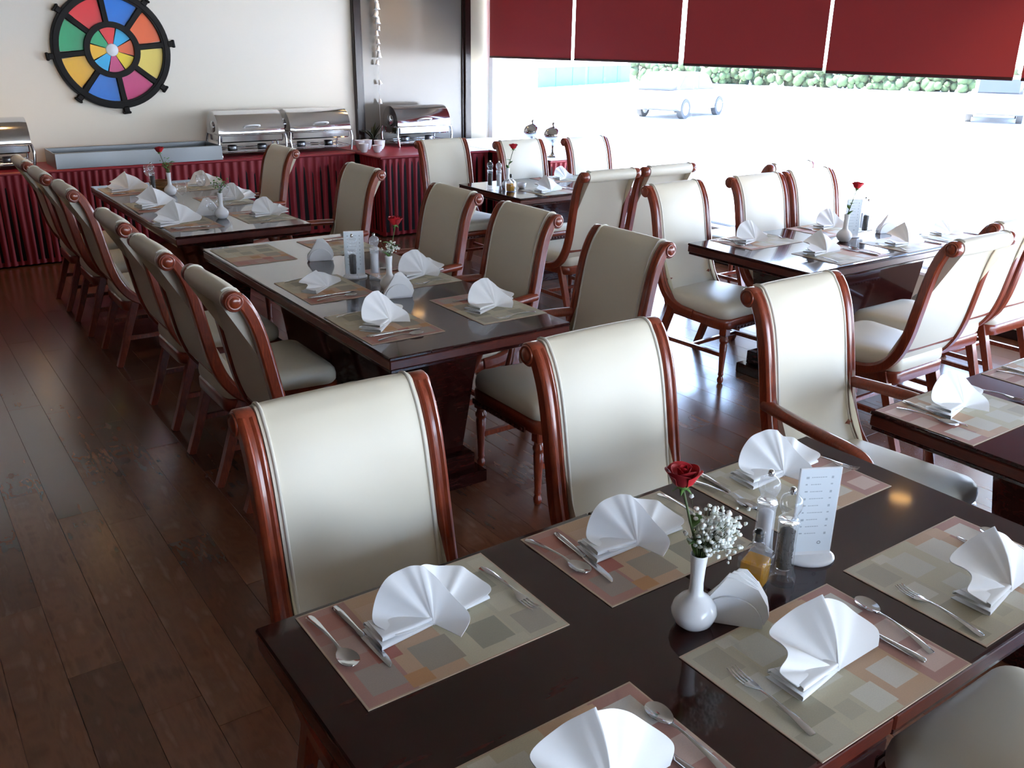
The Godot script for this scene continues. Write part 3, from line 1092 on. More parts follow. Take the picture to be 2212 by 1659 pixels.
	for k in 13: b.lathe(v2([[0, 0], [0.009, 0.0], [0.006, 0.005], [0, 0.007]]), 8, Transform3D(Basis(Vector3.RIGHT, PI / 2), Vector3(-0.18 + k * 0.03, 0.352, 0.313)))
	obj("carved_apron", b, M.carved_wood, o)
	if arms:
		for s in [-1, 1]:
			b = MB.new()
			b.tube(spline(v3([[s * 0.235, 0.668, -0.29], [s * 0.262, 0.668, -0.17], [s * 0.285, 0.664, -0.02], [s * 0.288, 0.655, 0.10], [s * 0.285, 0.632, 0.155], [s * 0.283, 0.598, 0.172], [s * 0.282, 0.572, 0.155]]), 5), 0.027, 12, 0.78)
			b.lathe(v2([[0, -0.03], [0.029, -0.03], [0.033, -0.024], [0.033, 0.024], [0.029, 0.03], [0, 0.03]]), 16, Transform3D(Basis(Vector3.BACK, PI / 2), Vector3(s * 0.283, 0.592, 0.152)))
			var ar = obj("armrest", b, M.cherry_wood, o)
			b = MB.new()
			b.tube(spline(v3([[s * 0.285, 0.65, 0.06], [s * 0.288, 0.56, 0.03], [s * 0.272, 0.46, 0.06], [s * 0.255, 0.36, 0.10]]), 5), [0.016, 0.016, 0.016, 0.016, 0.016, 0.016, 0.016, 0.016, 0.017, 0.018, 0.019, 0.02, 0.02, 0.02, 0.02, 0.02], 8)
			obj("arm_post", b, M.cherry_wood, ar)
	return o

func chairs():
	chair0 = make_chair(false, "cream scroll-back chair nearest the camera, facing the left end of the near table")
	chair0.position = Vector3(0.823, 0, -1.50)
	armchair0 = make_chair(true, "cream armchair with curved wooden arms facing the table at the right edge")
	armchair0.position = Vector3(2.685, 0, -1.615)
	var P := [
		[1.675, -1.535, 0, "cream scroll-back chair behind the rose of the near table"],
		[1.335, -3.17, 90, "left row chair with its back to the aisle, nearest the camera"],
		[1.31, -3.88, 90, "left row chair with its back to the aisle, second from the camera"],
		[1.325, -4.62, 90, "left row chair with its back to the aisle, third from the camera"],
		[1.32, -5.76, 90, "left row chair with its back to the aisle, fourth from the camera"],
		[1.30, -6.49, 90, "left row chair with its back to the aisle, fifth from the camera"],
		[1.30, -7.21, 90, "left row chair with its back to the aisle, last before the buffet"],
		[4.07, -3.62, 4, "cream chair at the left corner of the window table, its seat in full view"],
		[4.77, -3.60, 0, "white chair on the window side of the window table, middle one of three"],
		[5.30, -3.60, 0, "white chair on the window side of the window table, right one of three"],
		[4.07, -2.50, 180, "cream chair at the window table, seen from behind with its whole back in view"],
		[4.66, -2.64, 180, "cream chair at the window table, seen from behind, only its rolled top showing"],
		[5.25, -2.66, 180, "cream chair seen from behind at the window table, cut by the right picture edge"],
		[4.085, -5.08, 180, "cream chair seen from behind at the window-buffet table, left of the pair"],
		[4.635, -5.09, 180, "cream chair seen from behind at the window-buffet table, right of the pair"],
		[5.52, -4.74, 180, "cream chair mostly hidden behind the white chairs of the window table"],
		[4.13, -6.55, 0, "cream chair facing the camera in front of the chafing dish at the grey panel"],
		[4.69, -6.18, 0, "cream chair facing the camera behind the rose of the table before the window buffet"],
		[5.385, -6.12, 0, "cream chair facing the camera right of the chrome domes"],
		[1.80, -0.52, 180, "chair under the near edge of the near table, only its cream seat showing"],
	]
	for p in P: dup(chair0, p[3], Vector3(p[0], 0, p[1]), p[2])
	var Q := [
		[2.34, -2.98, "cream armchair at the right side of the middle table, nearest the camera"],
		[2.335, -3.76, "cream armchair at the right side of the middle table, second from the camera"],
		[2.36, -4.52, "cream armchair at the right side of the middle table, third from the camera"],
		[2.34, -5.66, "cream armchair beside the far left table, in front of the red skirt"],
		[2.32, -7.05, "cream armchair at the right side of the far left table, closest to the buffet"],
	]
	for q in Q: dup(armchair0, q[2], Vector3(q[0], 0, q[1]), -90)
const TOP := 0.76
const MAT := 0.7626

func sheet(mb: MB, rows: Array, th: float):
	# a surface given as rows of points, made into a thin closed skin
	var s := mb.v.size()
	var n: int = rows.size()
	var m: int = rows[0].size()
	var other := []
	for i in n:
		var row := PackedVector3Array()
		for j in m:
			var a: Vector3 = rows[min(i + 1, n - 1)][j] - rows[max(i - 1, 0)][j]
			var b: Vector3 = rows[i][min(j + 1, m - 1)] - rows[i][max(j - 1, 0)]
			var nn := b.cross(a)
			nn = nn.normalized() if nn.length() > 1e-9 else Vector3.UP
			row.append(rows[i][j] + nn * th)
		other.append(row)
	mb.grid(rows, 0)
	for i in n: other[i].reverse()
	mb.grid(other, 1)
	for i in n: other[i].reverse()
	for i in n - 1:
		mb.quad(rows[i + 1][0], other[i + 1][0], other[i][0], rows[i][0], 2)
		mb.quad(rows[i][m - 1], other[i][m - 1], other[i + 1][m - 1], rows[i + 1][m - 1], 2)
	for j in m - 1:
		mb.quad(rows[0][j], other[0][j], other[0][j + 1], rows[0][j + 1], 2)
		mb.quad(rows[n - 1][j + 1], other[n - 1][j + 1], other[n - 1][j], rows[n - 1][j], 2)
	mb.orient(s)

func make_spoon() -> Node3D:
	var o := thing("spoon", "", "spoon", Vector3.ZERO, 0, "steel cutlery laid on the placemats")
	var rows := []
	var prof := [[-0.1, 0.004, 0.0030], [-0.098, 0.0075, 0.0032], [-0.085, 0.0080, 0.0050], [-0.06, 0.0066, 0.0085], [-0.03, 0.0046, 0.0100], [0.0, 0.0034, 0.0110], [0.02, 0.0032, 0.0100], [0.034, 0.0042, 0.0075], [0.042, 0.007, 0.0062]]
	for p in prof:
		var row := PackedVector3Array()
		for k in 7:
			var u := k / 6.0 * 2.0 - 1.0
			row.append(Vector3(u * p[1], p[2] + 0.0014 * (1.0 - u * u), p[0]))
		rows.append(row)
	var b := MB.new()
	sheet(b, rows, 0.0018)
	obj("handle", b, M.cutlery_steel, o)
	rows = []
	for i in 9:
		var r := i / 8.0
		var row := PackedVector3Array()
		for k in 25:
			var a := TAU * k / 24
			var w := 0.0205 * (1.0 + 0.12 * sin(a))
			row.append(Vector3(cos(a) * w * r, 0.0012 + 0.0075 * r * r - 0.0008 * pow(r, 6.0), 0.069 + sin(a) * 0.031 * r))
		rows.append(row)
	b = MB.new()
	sheet(b, rows, 0.0011)
	obj("bowl", b, M.cutlery_steel, o)
	return o

func make_knife() -> Node3D:
	var o := thing("knife", "", "knife", Vector3.ZERO, 0, "steel cutlery laid on the placemats")
	var b := MB.new()
	var rows := []
	for p in [[-0.118, 0.003, 0.002], [-0.115, 0.0075, 0.004], [-0.09, 0.0085, 0.0048], [-0.05, 0.0072, 0.0044], [-0.02, 0.006, 0.0038], [-0.006, 0.0072, 0.0036], [0.0, 0.0066, 0.003], [0.004, 0.005, 0.0016]]:
		var row := PackedVector3Array()
		for k in 13:
			var a := TAU * (k % 12) / 12
			row.append(Vector3(cos(a) * p[1], 0.0048 + sin(a) * p[2], p[0]))
		rows.append(row)
	var s := b.v.size()
	b.grid(rows, 0)
	var c := PackedVector3Array(rows[0]); c.resize(12); c.reverse()
	b.fan(c, -1)
	c = PackedVector3Array(rows[-1]); c.resize(12)
	b.fan(c, -1)
	b.orient(s)
	obj("handle", b, M.cutlery_steel, o)
	rows = []
	for p in [[0.0, -0.005, 0.005], [0.012, -0.006, 0.009], [0.02, -0.006, 0.0105], [0.06, -0.0065, 0.0105], [0.09, -0.0065, 0.009], [0.108, -0.006, 0.005], [0.118, -0.0055, -0.003]]:
		rows.append(PackedVector3Array([Vector3(p[1], 0.0040, p[0]), Vector3((p[1] + p[2]) / 2, 0.0046, p[0]), Vector3(p[2], 0.0042, p[0])]))
	b = MB.new()
	sheet(b, rows, 0.0012)
	obj("blade", b, M.cutlery_steel, o)
	return o

func make_fork() -> Node3D:
	var o := thing("fork", "", "fork", Vector3.ZERO, 0, "steel cutlery laid on the placemats")
	var rows := []
	for p in [[-0.1, 0.004, 0.0030], [-0.098, 0.0075, 0.0032], [-0.085, 0.0080, 0.0050], [-0.06, 0.0066, 0.0085], [-0.03, 0.0046, 0.0100], [0.0, 0.0034, 0.0110], [0.022, 0.0036, 0.0100], [0.036, 0.0075, 0.0070], [0.048, 0.0115, 0.0045], [0.056, 0.0122, 0.0036]]:
		var row := PackedVector3Array()
		for k in 7:
			var u := k / 6.0 * 2.0 - 1.0
			row.append(Vector3(u * p[1], p[2] + 0.0012 * (1.0 - u * u), p[0]))
		rows.append(row)
	var b := MB.new()
	sheet(b, rows, 0.0018)
	obj("handle", b, M.cutlery_steel, o)
	for k in 4:
		var x := (k - 1.5) * 0.0068
		rows = []
		for p in [[0.054, 0.0019, 0.0044], [0.07, 0.0017, 0.0036], [0.088, 0.0014, 0.0052], [0.101, 0.0005, 0.0088]]:
			rows.append(PackedVector3Array([Vector3(x - p[1], p[2], p[0]), Vector3(x, p[2] + 0.0006, p[0]), Vector3(x + p[1], p[2], p[0])]))
		b = MB.new()
		sheet(b, rows, 0.0016)
		obj("tine", b, M.cutlery_steel, o)
	return o

func fan_leaf(curve: Array, ridges: Array, sag: float) -> MB:
	# cloth fanning out from a pinch; ridges are [place along the rim, height, width]
	var c := spline(v3(curve), 9)
	var rows := []
	var p0 := Vector3(0, 0.007, 0)
	for i in 15:
		var t := i / 14.0
		var row := PackedVector3Array()
		for j in c.size():
			var u: float = float(j) / (c.size() - 1)
			var d: Vector3 = c[j] - p0
			var lift := 0.0
			for r in ridges: lift += r[1] * exp(-pow((u - r[0]) / r[2], 2.0))
			var out := (Vector3(0, 0.75, 0.55) + Vector3(d.x, 0, 0).normalized() * 0.3).normalized()
			var q: Vector3 = p0 + d * t + out * (lift * (0.35 * sin(PI * t) + 0.75 * t) + sag * sin(PI * t) * sin(PI * u))
			q.y = max(q.y, 0.003 + 0.003 * t)
			row.append(q)
		rows.append(row)
	var b := MB.new()
	sheet(b, rows, -0.002)
	return b

func make_napkin(leaves: Array, pack_right: float) -> Node3D:
	# a fan of cloth that rises from a pinch in front, over the stacked layers of the fold
	var o := thing("napkin", "", "napkin", Vector3.ZERO, 0, "white folded napkins")
	for l in leaves: obj("fan_leaf", fan_leaf(l[0], l[1], l[2]), M.napkin_cloth, o)
	for side in [-1.0, 1.0]:
		var w: float = 0.125 if side < 0 else pack_right
		if w <= 0.0: continue
		var zig := spline(v2([[-0.075, 0.0022], [0.0, 0.0022], [0.007, 0.006], [0.0, 0.0098], [-0.068, 0.0098], [-0.074, 0.0135], [-0.068, 0.0172], [-0.004, 0.0172], [0.003, 0.021], [-0.004, 0.0248], [-0.062, 0.0248]]), 3)
		var rows := []
		for i in 7:
			var t := i / 6.0
			var k: float = lerp(0.30, 1.0, pow(t, 0.8)) if side < 0 else lerp(0.8, 1.1, t)
			var row := PackedVector3Array()
			for q in zig:
				row.append(Vector3(side * w * t - 0.004 * q.y * 60.0 * t * side, 0.0006 + q.y * lerp(0.7, 1.05, t), q.x * k + (0.012 if side < 0 else -0.016) * t - 0.006))
			rows.append(row)
		var b := MB.new()
		sheet(b, rows, 0.0014)
		obj("folded_layers", b, M.napkin_cloth, o)
	return o

func make_vase() -> Node3D:
	var o := thing("bud_vase", "", "vase", Vector3.ZERO, 0, "white bud vases")
	var b := MB.new()
	b.lathe(v2([[0, 0.004], [0.02, 0.004], [0.021, 0.0], [0.026, 0.001], [0.038, 0.012], [0.045, 0.028], [0.046, 0.036], [0.042, 0.05], [0.031, 0.064], [0.019, 0.073], [0.0145, 0.082], [0.0135, 0.1], [0.0145, 0.13], [0.017, 0.16], [0.0178, 0.165], [0.0165, 0.166], [0.0145, 0.16], [0.012, 0.12], [0.011, 0.085], [0.0, 0.075]]), 32)
	obj("body", b, M.porcelain, o)
	return o

func make_rose(lean: Vector3, h: float) -> Node3D:
	# stands in a vase: base at the vase's foot
	var o := thing("rose", "", "flower", Vector3.ZERO, 0, "red roses in the vases")
	var b := MB.new()
	var top := Vector3(lean.x, h - 0.045, lean.z)
	var st := spline([Vector3(0, 0.09, 0), Vector3(lean.x * 0.12, 0.17, lean.z * 0.12), Vector3(lean.x * 0.55, h - 0.12, lean.z * 0.5), top], 6)
	b.tube(st, 0.0026, 7)
	obj("stem", b, M.stem_green, o)
	b = MB.new()
	b.lathe(v2([[0, -0.006], [0.007, -0.004], [0.012, 0.004], [0.009, 0.010], [0, 0.012]]), 12, Transform3D(Basis.IDENTITY, top))
	for k in 5:
		var a := TAU * k / 5
		leaf(b, top + Vector3(0, 0.002, 0), Vector3(cos(a), -0.25, sin(a)).normalized(), 0.022, 0.004)
	obj("sepals", b, M.leaf_green, o)
	var r := RandomNumberGenerator.new()
	r.seed = 17
	for k in 13:
		var a := k * 2.4
		var rad: float = [0.006, 0.007, 0.009, 0.013, 0.014, 0.017, 0.021, 0.022, 0.025, 0.029, 0.03, 0.031, 0.032][k]
		var hh: float = [0.042, 0.041, 0.041, 0.041, 0.04, 0.04, 0.04, 0.038, 0.039, 0.037, 0.036, 0.036, 0.034][k]
		var arc: float = 1.25 if k < 3 else 0.85
		var rows := []
		for i in 6:
			var t := i / 5.0
			var row := PackedVector3Array()
			for j in 9:
				var u := j / 8.0 * 2.0 - 1.0
				var rr: float = (0.3 + 0.7 * sqrt(t)) * rad * (1.0 + (0.16 * pow(t, 4.0) if k > 4 else 0.0))
				var an: float = a + u * arc * (0.55 + 0.45 * sqrt(t))
				row.append(top + Vector3(cos(an) * rr, 0.003 + hh * t * (1.0 - 0.16 * u * u * t) + r.randf() * 0.0008, sin(an) * rr))
			rows.append(row)
		b = MB.new()
		sheet(b, rows, 0.0007)
		obj("petal", b, M.rose_red if k % 3 else M.rose_dark, o)
	for k in 3:
		b = MB.new()
		var p: Vector3 = st[[8, 11, 5][k]]
		leaf(b, p, Vector3([-0.7, 0.6, 0.5][k], [0.6, 0.35, 1.0][k], [0.4, -0.3, -0.6][k]).normalized(), [0.055, 0.045, 0.06][k], 0.013)
		obj("leaf", b, M.leaf_green, o)
	return o

func make_sprig(n: int, spread: float, center: Vector3, at: Vector3, label: String, m: Material) -> Node3D:
	var o := thing("sprig", label, "flowers", at)
	var r := RandomNumberGenerator.new()
	r.seed = 40 + n
	var b := MB.new()
	var f := MB.new()
	for k in n:
		var q := center + Vector3(r.randfn(0, spread), r.randfn(0, spread * 0.9), r.randfn(0, spread))
		if q.y < 0.172: q.y = 0.172 + r.randf() * 0.03
		if k % 3 == 0:
			b.tube([Vector3(r.randf_range(-0.006, 0.006), 0.12, r.randf_range(-0.006, 0.006)), Vector3(q.x * 0.25, 0.18, q.z * 0.25), q], 0.0007, 4)
		var e := r.randf_range(0.003, 0.006)
		f.lathe(v2([[0, -e], [e * 0.9, -e * 0.3], [e, e * 0.3], [0, e * 0.7]]), 5, Transform3D(Basis(Vector3(r.randf(), r.randf(), r.randf()).normalized(), r.randf() * 3.0), q))
	obj("stalks", b, M.stem_green, o).set_meta("kind", "stuff")
	obj("florets", f, m, o).set_meta("kind", "stuff")
	return o

func make_mill(pepper: bool) -> Node3D:
	var o := thing("pepper_mill" if pepper else "salt_mill", "", "mill", Vector3.ZERO, 0, "clear table mills")
	var b := MB.new()
	b.lathe(v2([[0.0, 0.0], [0.027, 0.0], [0.029, 0.004], [0.029, 0.018], [0.024, 0.028], [0.0235, 0.034], [0.022, 0.05], [0.0205, 0.10], [0.021, 0.14], [0.023, 0.148], [0.023, 0.15], [0.019, 0.15], [0.0175, 0.146], [0.0165, 0.10], [0.0165, 0.036], [0.0, 0.036]]), 28)
	obj("body", b, M.clear_glass if pepper else M.refraction_white_glass, o)
	b = MB.new()
	b.lathe(v2([[0, 0.038], [0.0162, 0.038], [0.0163, 0.05], [0.0163, 0.128], [0.010, 0.132], [0, 0.133]]), 18)
	var core = obj("filling", b, M.peppercorn if pepper else M.salt, o)
	if pepper:
		var r := RandomNumberGenerator.new()
		r.seed = 2
		b = MB.new()
		for k in 150:
			var a := r.randf() * TAU
			b.lathe(v2([[0, -0.0024], [0.002, -0.0012], [0.0022, 0.001], [0, 0.0024]]), 6, Transform3D(Basis.IDENTITY, Vector3(cos(a) * 0.0152, r.randf_range(0.04, 0.13), sin(a) * 0.0152)))
		obj("peppercorns", b, M.peppercorn, core).set_meta("kind", "stuff")
	b = MB.new()
	b.lathe(v2([[0, 0.152], [0.022, 0.152], [0.023, 0.156], [0.018, 0.162], [0.016, 0.168], [0.023, 0.182], [0.025, 0.194], [0.021, 0.208], [0.010, 0.216], [0, 0.217]]), 28)
	obj("crown", b, M.clear_glass if pepper else M.refraction_white_glass, o)
	b = MB.new()
	b.lathe(v2([[0, 0.2165], [0.006, 0.2165], [0.007, 0.221], [0.0065, 0.229], [0.003, 0.232], [0, 0.232]]), 14)
	obj("cap_nut", b, M.chrome, o)
	b = MB.new()
	b.lathe(v2([[0, 0.1503], [0.021, 0.1503], [0.021, 0.1518], [0, 0.1518]]), 18)
	obj("collar", b, M.chrome, o)
	return o

func make_oil() -> Node3D:
	var o := thing("oil_bottle", "", "bottle", Vector3.ZERO, 0, "olive oil bottles")
	var b := MB.new()
	b.box(Vector3(0, 0.034, 0), Vector3(0.052, 0.058, 0.052), 0.004)
	obj("oil", b, M.oil, o)
	b = MB.new()
	var s := 0
	var ring := PackedVector3Array([Vector3(-0.03, 0, -0.03), Vector3(-0.03, 0, 0.03), Vector3(0.03, 0, 0.03), Vector3(0.03, 0, -0.03)])
	loft(b, ring, [[0.94, 0.0], [1.0, 0.003], [1.0, 0.072], [0.9, 0.078], [0.45, 0.094], [0.36, 0.1]])
	b.lathe(v2([[0.012, 0.098], [0.0115, 0.118], [0.0135, 0.12], [0.0135, 0.128], [0.010, 0.128], [0.0095, 0.1]]), 18)
	obj("glass", b, M.clear_glass, o)
	b = MB.new()
	b.lathe(v2([[0, 0.108], [0.0094, 0.108], [0.0094, 0.129], [0.006, 0.136], [0, 0.136]]), 14)
	obj("stopper", b, M.black_plastic, o)
	return o

func make_holder() -> Node3D:
	var o := thing("napkin_holder", "", "napkin holder", Vector3.ZERO, 0, "white napkin holders")
	var half := []
	for k in 17:
		var a := PI * k / 16.0
		half.append(Vector2(cos(a) * 0.062, 0.004 + sin(a) * 0.062))
	var b := MB.new()
	flat_solid(b, half, 0.018, 0.023, 0.01)
	flat_solid(b, half, -0.023, -0.018, 0.01)
	b.box(Vector3(0, 0.004, 0), Vector3(0.046, 0.008, 0.118), 0.002)
	obj("holder", b, M.porcelain, o)
	for k in 9:
		b = MB.new()
		var t := (k - 4) * 0.05
		var x := (k - 4) * 0.0038
		var hh := 0.106 + 0.01 * sin(k * 2.1)
		flat_solid(b, v2([[-0.068 + t * 0.02, 0.009], [0.068 + t * 0.02, 0.009], [0.072, 0.03], [0.066, 0.055], [0.046, 0.088], [0.012 + t * 0.06, hh], [-0.004 + t * 0.06, hh], [-0.064, 0.03]]), x - 0.0015, x + 0.0015, 0.0)
		obj("paper_napkin", b, M.napkin_cloth, o)
	return o

func make_menu() -> Node3D:
	var o := thing("menu_card", "", "menu card", Vector3.ZERO, 0, "upright menu cards")
	var b := MB.new()
	b.lathe(v2([[0, 0], [0.058, 0.0], [0.06, 0.004], [0.058, 0.009], [0.05, 0.011], [0, 0.011]]), 30, Transform3D.IDENTITY, Vector2(1.0, 0.72))
	obj("foot", b, M.porcelain, o)
	b = MB.new()
	b.box(Vector3(0, 0.12, 0), Vector3(0.098, 0.222, 0.006), 0.0015)
	var c = obj("card", b, M.porcelain, o)
	for s in [1, -1]:
		b = MB.new()
		b.rect = [-0.046, 0, 0.092, 1]
		var y0 := 0.02
		var y1 := 0.228
		var z: float = s * 0.0033
		var p := [Vector3(-0.046, y0, z), Vector3(0.046, y0, z), Vector3(0.046, y1, z), Vector3(-0.046, y1, z)]
		if s < 0: p.reverse()
		b.quad(p[0], p[1], p[2], p[3], -1)
		for i in b.v.size():
			b.uv[i] = Vector2((b.v[i].x * s + 0.046) / 0.092, 1.0 - (b.v[i].y - y0) / (y1 - y0))
		obj("print", b, M.menu_print, c)
	return o

func make_glass() -> Node3D:
	var o := thing("wine_glass", "", "wine glass", Vector3.ZERO, 0, "stemmed wine glasses on the far left table")
	var b := MB.new()
	b.lathe(v2([[0, 0.0], [0.033, 0.0], [0.034, 0.0015], [0.012, 0.005], [0.0045, 0.012], [0.004, 0.075], [0.006, 0.082], [0.022, 0.094], [0.034, 0.115], [0.036, 0.135], [0.031, 0.172], [0.0302, 0.172], [0.035, 0.135], [0.033, 0.116], [0.021, 0.096], [0.0, 0.086]]), 28)
	obj("glass", b, M.clear_glass, o)
	return o

func place(src: Node3D, fresh: Array, label: String, at: Vector3, turn := 0.0) -> Node3D:
	# the first call moves the piece itself, later ones a copy of it
	if fresh[0]:
		fresh[0] = false
		src.position = at
		src.rotation.y = deg_to_rad(turn)
		src.set_meta("label", label)
		return src
	return dup(src, label, at, turn)

func tableware():
	var spoon := make_spoon()
	var knife := make_knife()
	var fork := make_fork()
	var cut := {"spoon": [spoon, [true]], "knife": [knife, [true]], "fork": [fork, [true]]}
	var napA := make_napkin([
		[[[-0.088, 0.022, 0.012], [-0.115, 0.036, -0.035], [-0.092, 0.062, -0.07], [-0.06, 0.098, -0.072], [-0.03, 0.120, -0.056], [0.002, 0.113, -0.046], [0.028, 0.09, -0.016], [0.05, 0.056, 0.018], [0.057, 0.026, 0.046], [0.022, 0.007, 0.067]], [[0.16, -0.016, 0.05], [0.30, 0.010, 0.05], [0.42, -0.010, 0.05], [0.55, 0.007, 0.03], [0.74, -0.012, 0.09]], 0.004],
		[[[-0.01, 0.10, -0.062], [0.03, 0.088, -0.088], [0.075, 0.066, -0.098], [0.118, 0.05, -0.088], [0.142, 0.034, -0.05], [0.142, 0.026, -0.008], [0.06, 0.014, 0.004]], [[0.3, -0.006, 0.08], [0.5, 0.007, 0.05]], 0.006]], 0.145)
	var napB := make_napkin([
		[[[-0.125, 0.028, 0.002], [-0.135, 0.044, -0.03], [-0.095, 0.054, -0.05], [-0.085, 0.066, -0.10], [-0.03, 0.095, -0.098], [0.012, 0.118, -0.078], [0.03, 0.116, -0.074], [0.075, 0.088, -0.082], [0.125, 0.05, -0.062], [0.152, 0.022, -0.025], [0.125, 0.008, -0.002]], [[0.12, -0.010, 0.04], [0.24, 0.012, 0.04], [0.36, -0.020, 0.07], [0.51, 0.014, 0.028], [0.62, -0.010, 0.05], [0.74, 0.006, 0.04]], 0.006]], 0.0)
	var nap := {"A": [napA, [true]], "B": [napB, [true]]}
	var matmesh := MB.new()
	matmesh.rect = [-0.225, -0.165, 0.45, 0.33]
	matmesh.box(Vector3(0, 0.0013, 0), Vector3(0.45, 0.0022, 0.33), 0.0006)
	var mm := matmesh.commit()

	# placemats: name for labels, centre, turn, pieces laid by the usual plan, napkin kind, offset, turn
	var near := "of the table nearest the camera"
	var mats := [
		["m1", "left far-side mat of the nearest table", 0.76, -1.346, 0, "", "", Vector2.ZERO, 0, 1.0],
		["m2", "middle far-side mat of the nearest table", 1.32, -1.343, 0, "", "", Vector2.ZERO, 0, 1.0],
		["m3", "right far-side mat of the nearest table", 1.858, -1.346, 180, "", "", Vector2.ZERO, 0, 1.0],
		["m4", "middle near-side mat of the nearest table", 1.319, -0.818, 180, "", "", Vector2.ZERO, 0, 1.0],
		["m5", "left near-side mat of the nearest table", 0.743, -0.818, 180, "", "", Vector2.ZERO, 0, 1.0],
		["m6", "right near-side mat of the nearest table", 1.843, -0.83, 180, "", "", Vector2.ZERO, 0, 1.0],
		["t5a", "left mat of the right-edge table", 2.745, -1.365, 0, "", "", Vector2.ZERO, 0, 1.0],
		["t5b", "right mat of the right-edge table", 3.38, -1.365, 0, "", "", Vector2.ZERO, 0, 1.0],
		["t2a", "empty far-left mat of the middle table", 1.635, -4.78, 90, "", "", Vector2.ZERO, 0, 1.0],
		["t2b", "left centre mat of the middle table", 1.665, -3.90, 90, "skf", "B", Vector2(1.68, -3.90), 35, 0.6],
		["t2c", "left near mat of the middle table", 1.63, -3.24, 90, "skf", "A", Vector2(1.66, -3.23), 40, 1.15],
		["t2d", "right near mat of the middle table", 2.14, -3.23, -90, "kf", "A", Vector2(2.16, -3.19), 20, 1.08],
		["t2e", "right centre mat of the middle table", 2.13, -3.91, -90, "skf", "A", Vector2(2.18, -3.86), 15, 1.08],
		["t2f", "right far mat of the middle table", 2.13, -4.75, -90, "kf", "", Vector2.ZERO, 0, 1.0],
		["t3a", "left far mat of the far table", 1.60, -7.42, 90, "kf", "B", Vector2(1.61, -7.40), 10, 1.1],
		["t3b", "left centre mat of the far table", 1.60, -6.62, 90, "kf", "B", Vector2(1.61, -6.58), 20, 1.1],
		["t3c", "left near mat of the far table", 1.60, -5.86, 90, "skf", "B", Vector2(1.55, -5.85), 15, 1.15],
		["t3d", "right far mat of the far table", 2.09, -7.40, -90, "kf", "A", Vector2(2.17, -7.36), -20, 1.0],
		["t3e", "right centre mat of the far table", 2.09, -6.62, -90, "kf", "A", Vector2(2.16, -6.58), -10, 1.0],
		["t3f", "right near mat of the far table", 2.09, -5.88, -90, "kf", "A", Vector2(2.15, -5.86), 10, 1.0],
		["t4a", "left near-side mat of the window table", 4.42, -3.05, 180, "skf", "B", Vector2(4.36, -3.10), 0, 1.0],
		["t4b", "right near-side mat of the window table", 5.02, -3.03, 180, "kf", "B", Vector2(4.97, -2.98), -10, 1.0],
		["t4e", "end mat of the window table, next to the glass", 5.50, -3.05, 180, "kf", "A", Vector2(5.52, -3.04), 0, 0.75],
		["t4c", "left far-side mat of the window table", 4.30, -3.56, 0, "skf", "A", Vector2(4.27, -3.54), 10, 1.05],
		["t4d", "right far-side mat of the window table", 5.0, -3.56, 0, "kf", "A", Vector2(5.06, -3.57), 0, 1.0],
		["t6a", "left near-side mat of the window-buffet table", 4.45, -5.75, 180, "kf", "B", Vector2(4.38, -5.70), 10, 1.0],
		["t6b", "right far-side mat of the window-buffet table", 4.92, -6.26, 0, "kf", "A", Vector2(4.94, -6.23), 20, 0.9],
	]
	var laid := {
		"m1": [["spoon", 0.558, -1.500, 0.566, -1.293], ["knife", 0.614, -1.511, 0.625, -1.245], ["fork", 0.949, -1.463, 0.956, -1.246], ["A", 0.754, -1.328, 0, 1.0]],
		"m2": [["spoon", 1.103, -1.498, 1.134, -1.297], ["knife", 1.178, -1.492, 1.155, -1.231], ["fork", 1.527, -1.495, 1.508, -1.29], ["A", 1.300, -1.325, -6, 1.0]],
		"m3": [["spoon", 1.655, -1.487, 1.672, -1.290], ["knife", 1.699, -1.511, 1.672, -1.28], ["fork", 2.03, -1.48, 2.085, -1.285], ["A", 1.880, -1.375, -4, 1.05]],
		"m4": [["fork", 1.131, -0.694, 1.147, -0.905], ["knife", 1.470, -0.697, 1.459, -0.945], ["spoon", 1.505, -0.705, 1.545, -0.915], ["B", 1.308, -0.779, 0, 1.0]],
		"m5": [["spoon", 0.943, -0.715, 0.949, -0.915], ["knife", 0.907, -0.70, 0.882, -0.928], ["B", 0.752, -0.782, 0, 1.0]],
		"m6": [["fork", 1.640, -0.680, 1.659, -0.890], ["spoon", 2.015, -0.72, 2.054, -0.92], ["knife", 1.961, -0.70, 1.965, -0.93], ["B", 1.842, -0.733, 2, 1.0]],
		"t5a": [["spoon", 2.590, -1.50, 2.613, -1.30], ["knife", 2.656, -1.519, 2.640, -1.285], ["fork", 2.955, -1.48, 3.01, -1.29], ["A", 2.776, -1.375, 5, 1.02]],
		"t5b": [["spoon", 3.225, -1.51, 3.235, -1.31], ["knife", 3.28, -1.52, 3.275, -1.285]],
	}
	for k in mats:
		var o := MeshInstance3D.new()
		o.mesh = mm
		o.material_override = M.placemat_print_1 if k[0] in ["m3", "m4", "m5", "m6", "t5a", "t5b", "t4a", "t4b", "t4c", "t4d", "t4e"] else M.placemat_print_0  # same mats, these with the sheen painted into the print
		o.name = numbered("placemat")
		add_child(o)
		o.position = Vector3(k[2], TOP, k[3])
		o.rotation.y = deg_to_rad(k[4])
		tag(o, "printed patchwork placemat, " + k[1], "placemat", "patchwork placemats")
		var list: Array = laid.get(k[0], [])
		var xf := Transform3D(Basis(Vector3.UP, deg_to_rad(k[4])), Vector3(k[2], 0, k[3]))
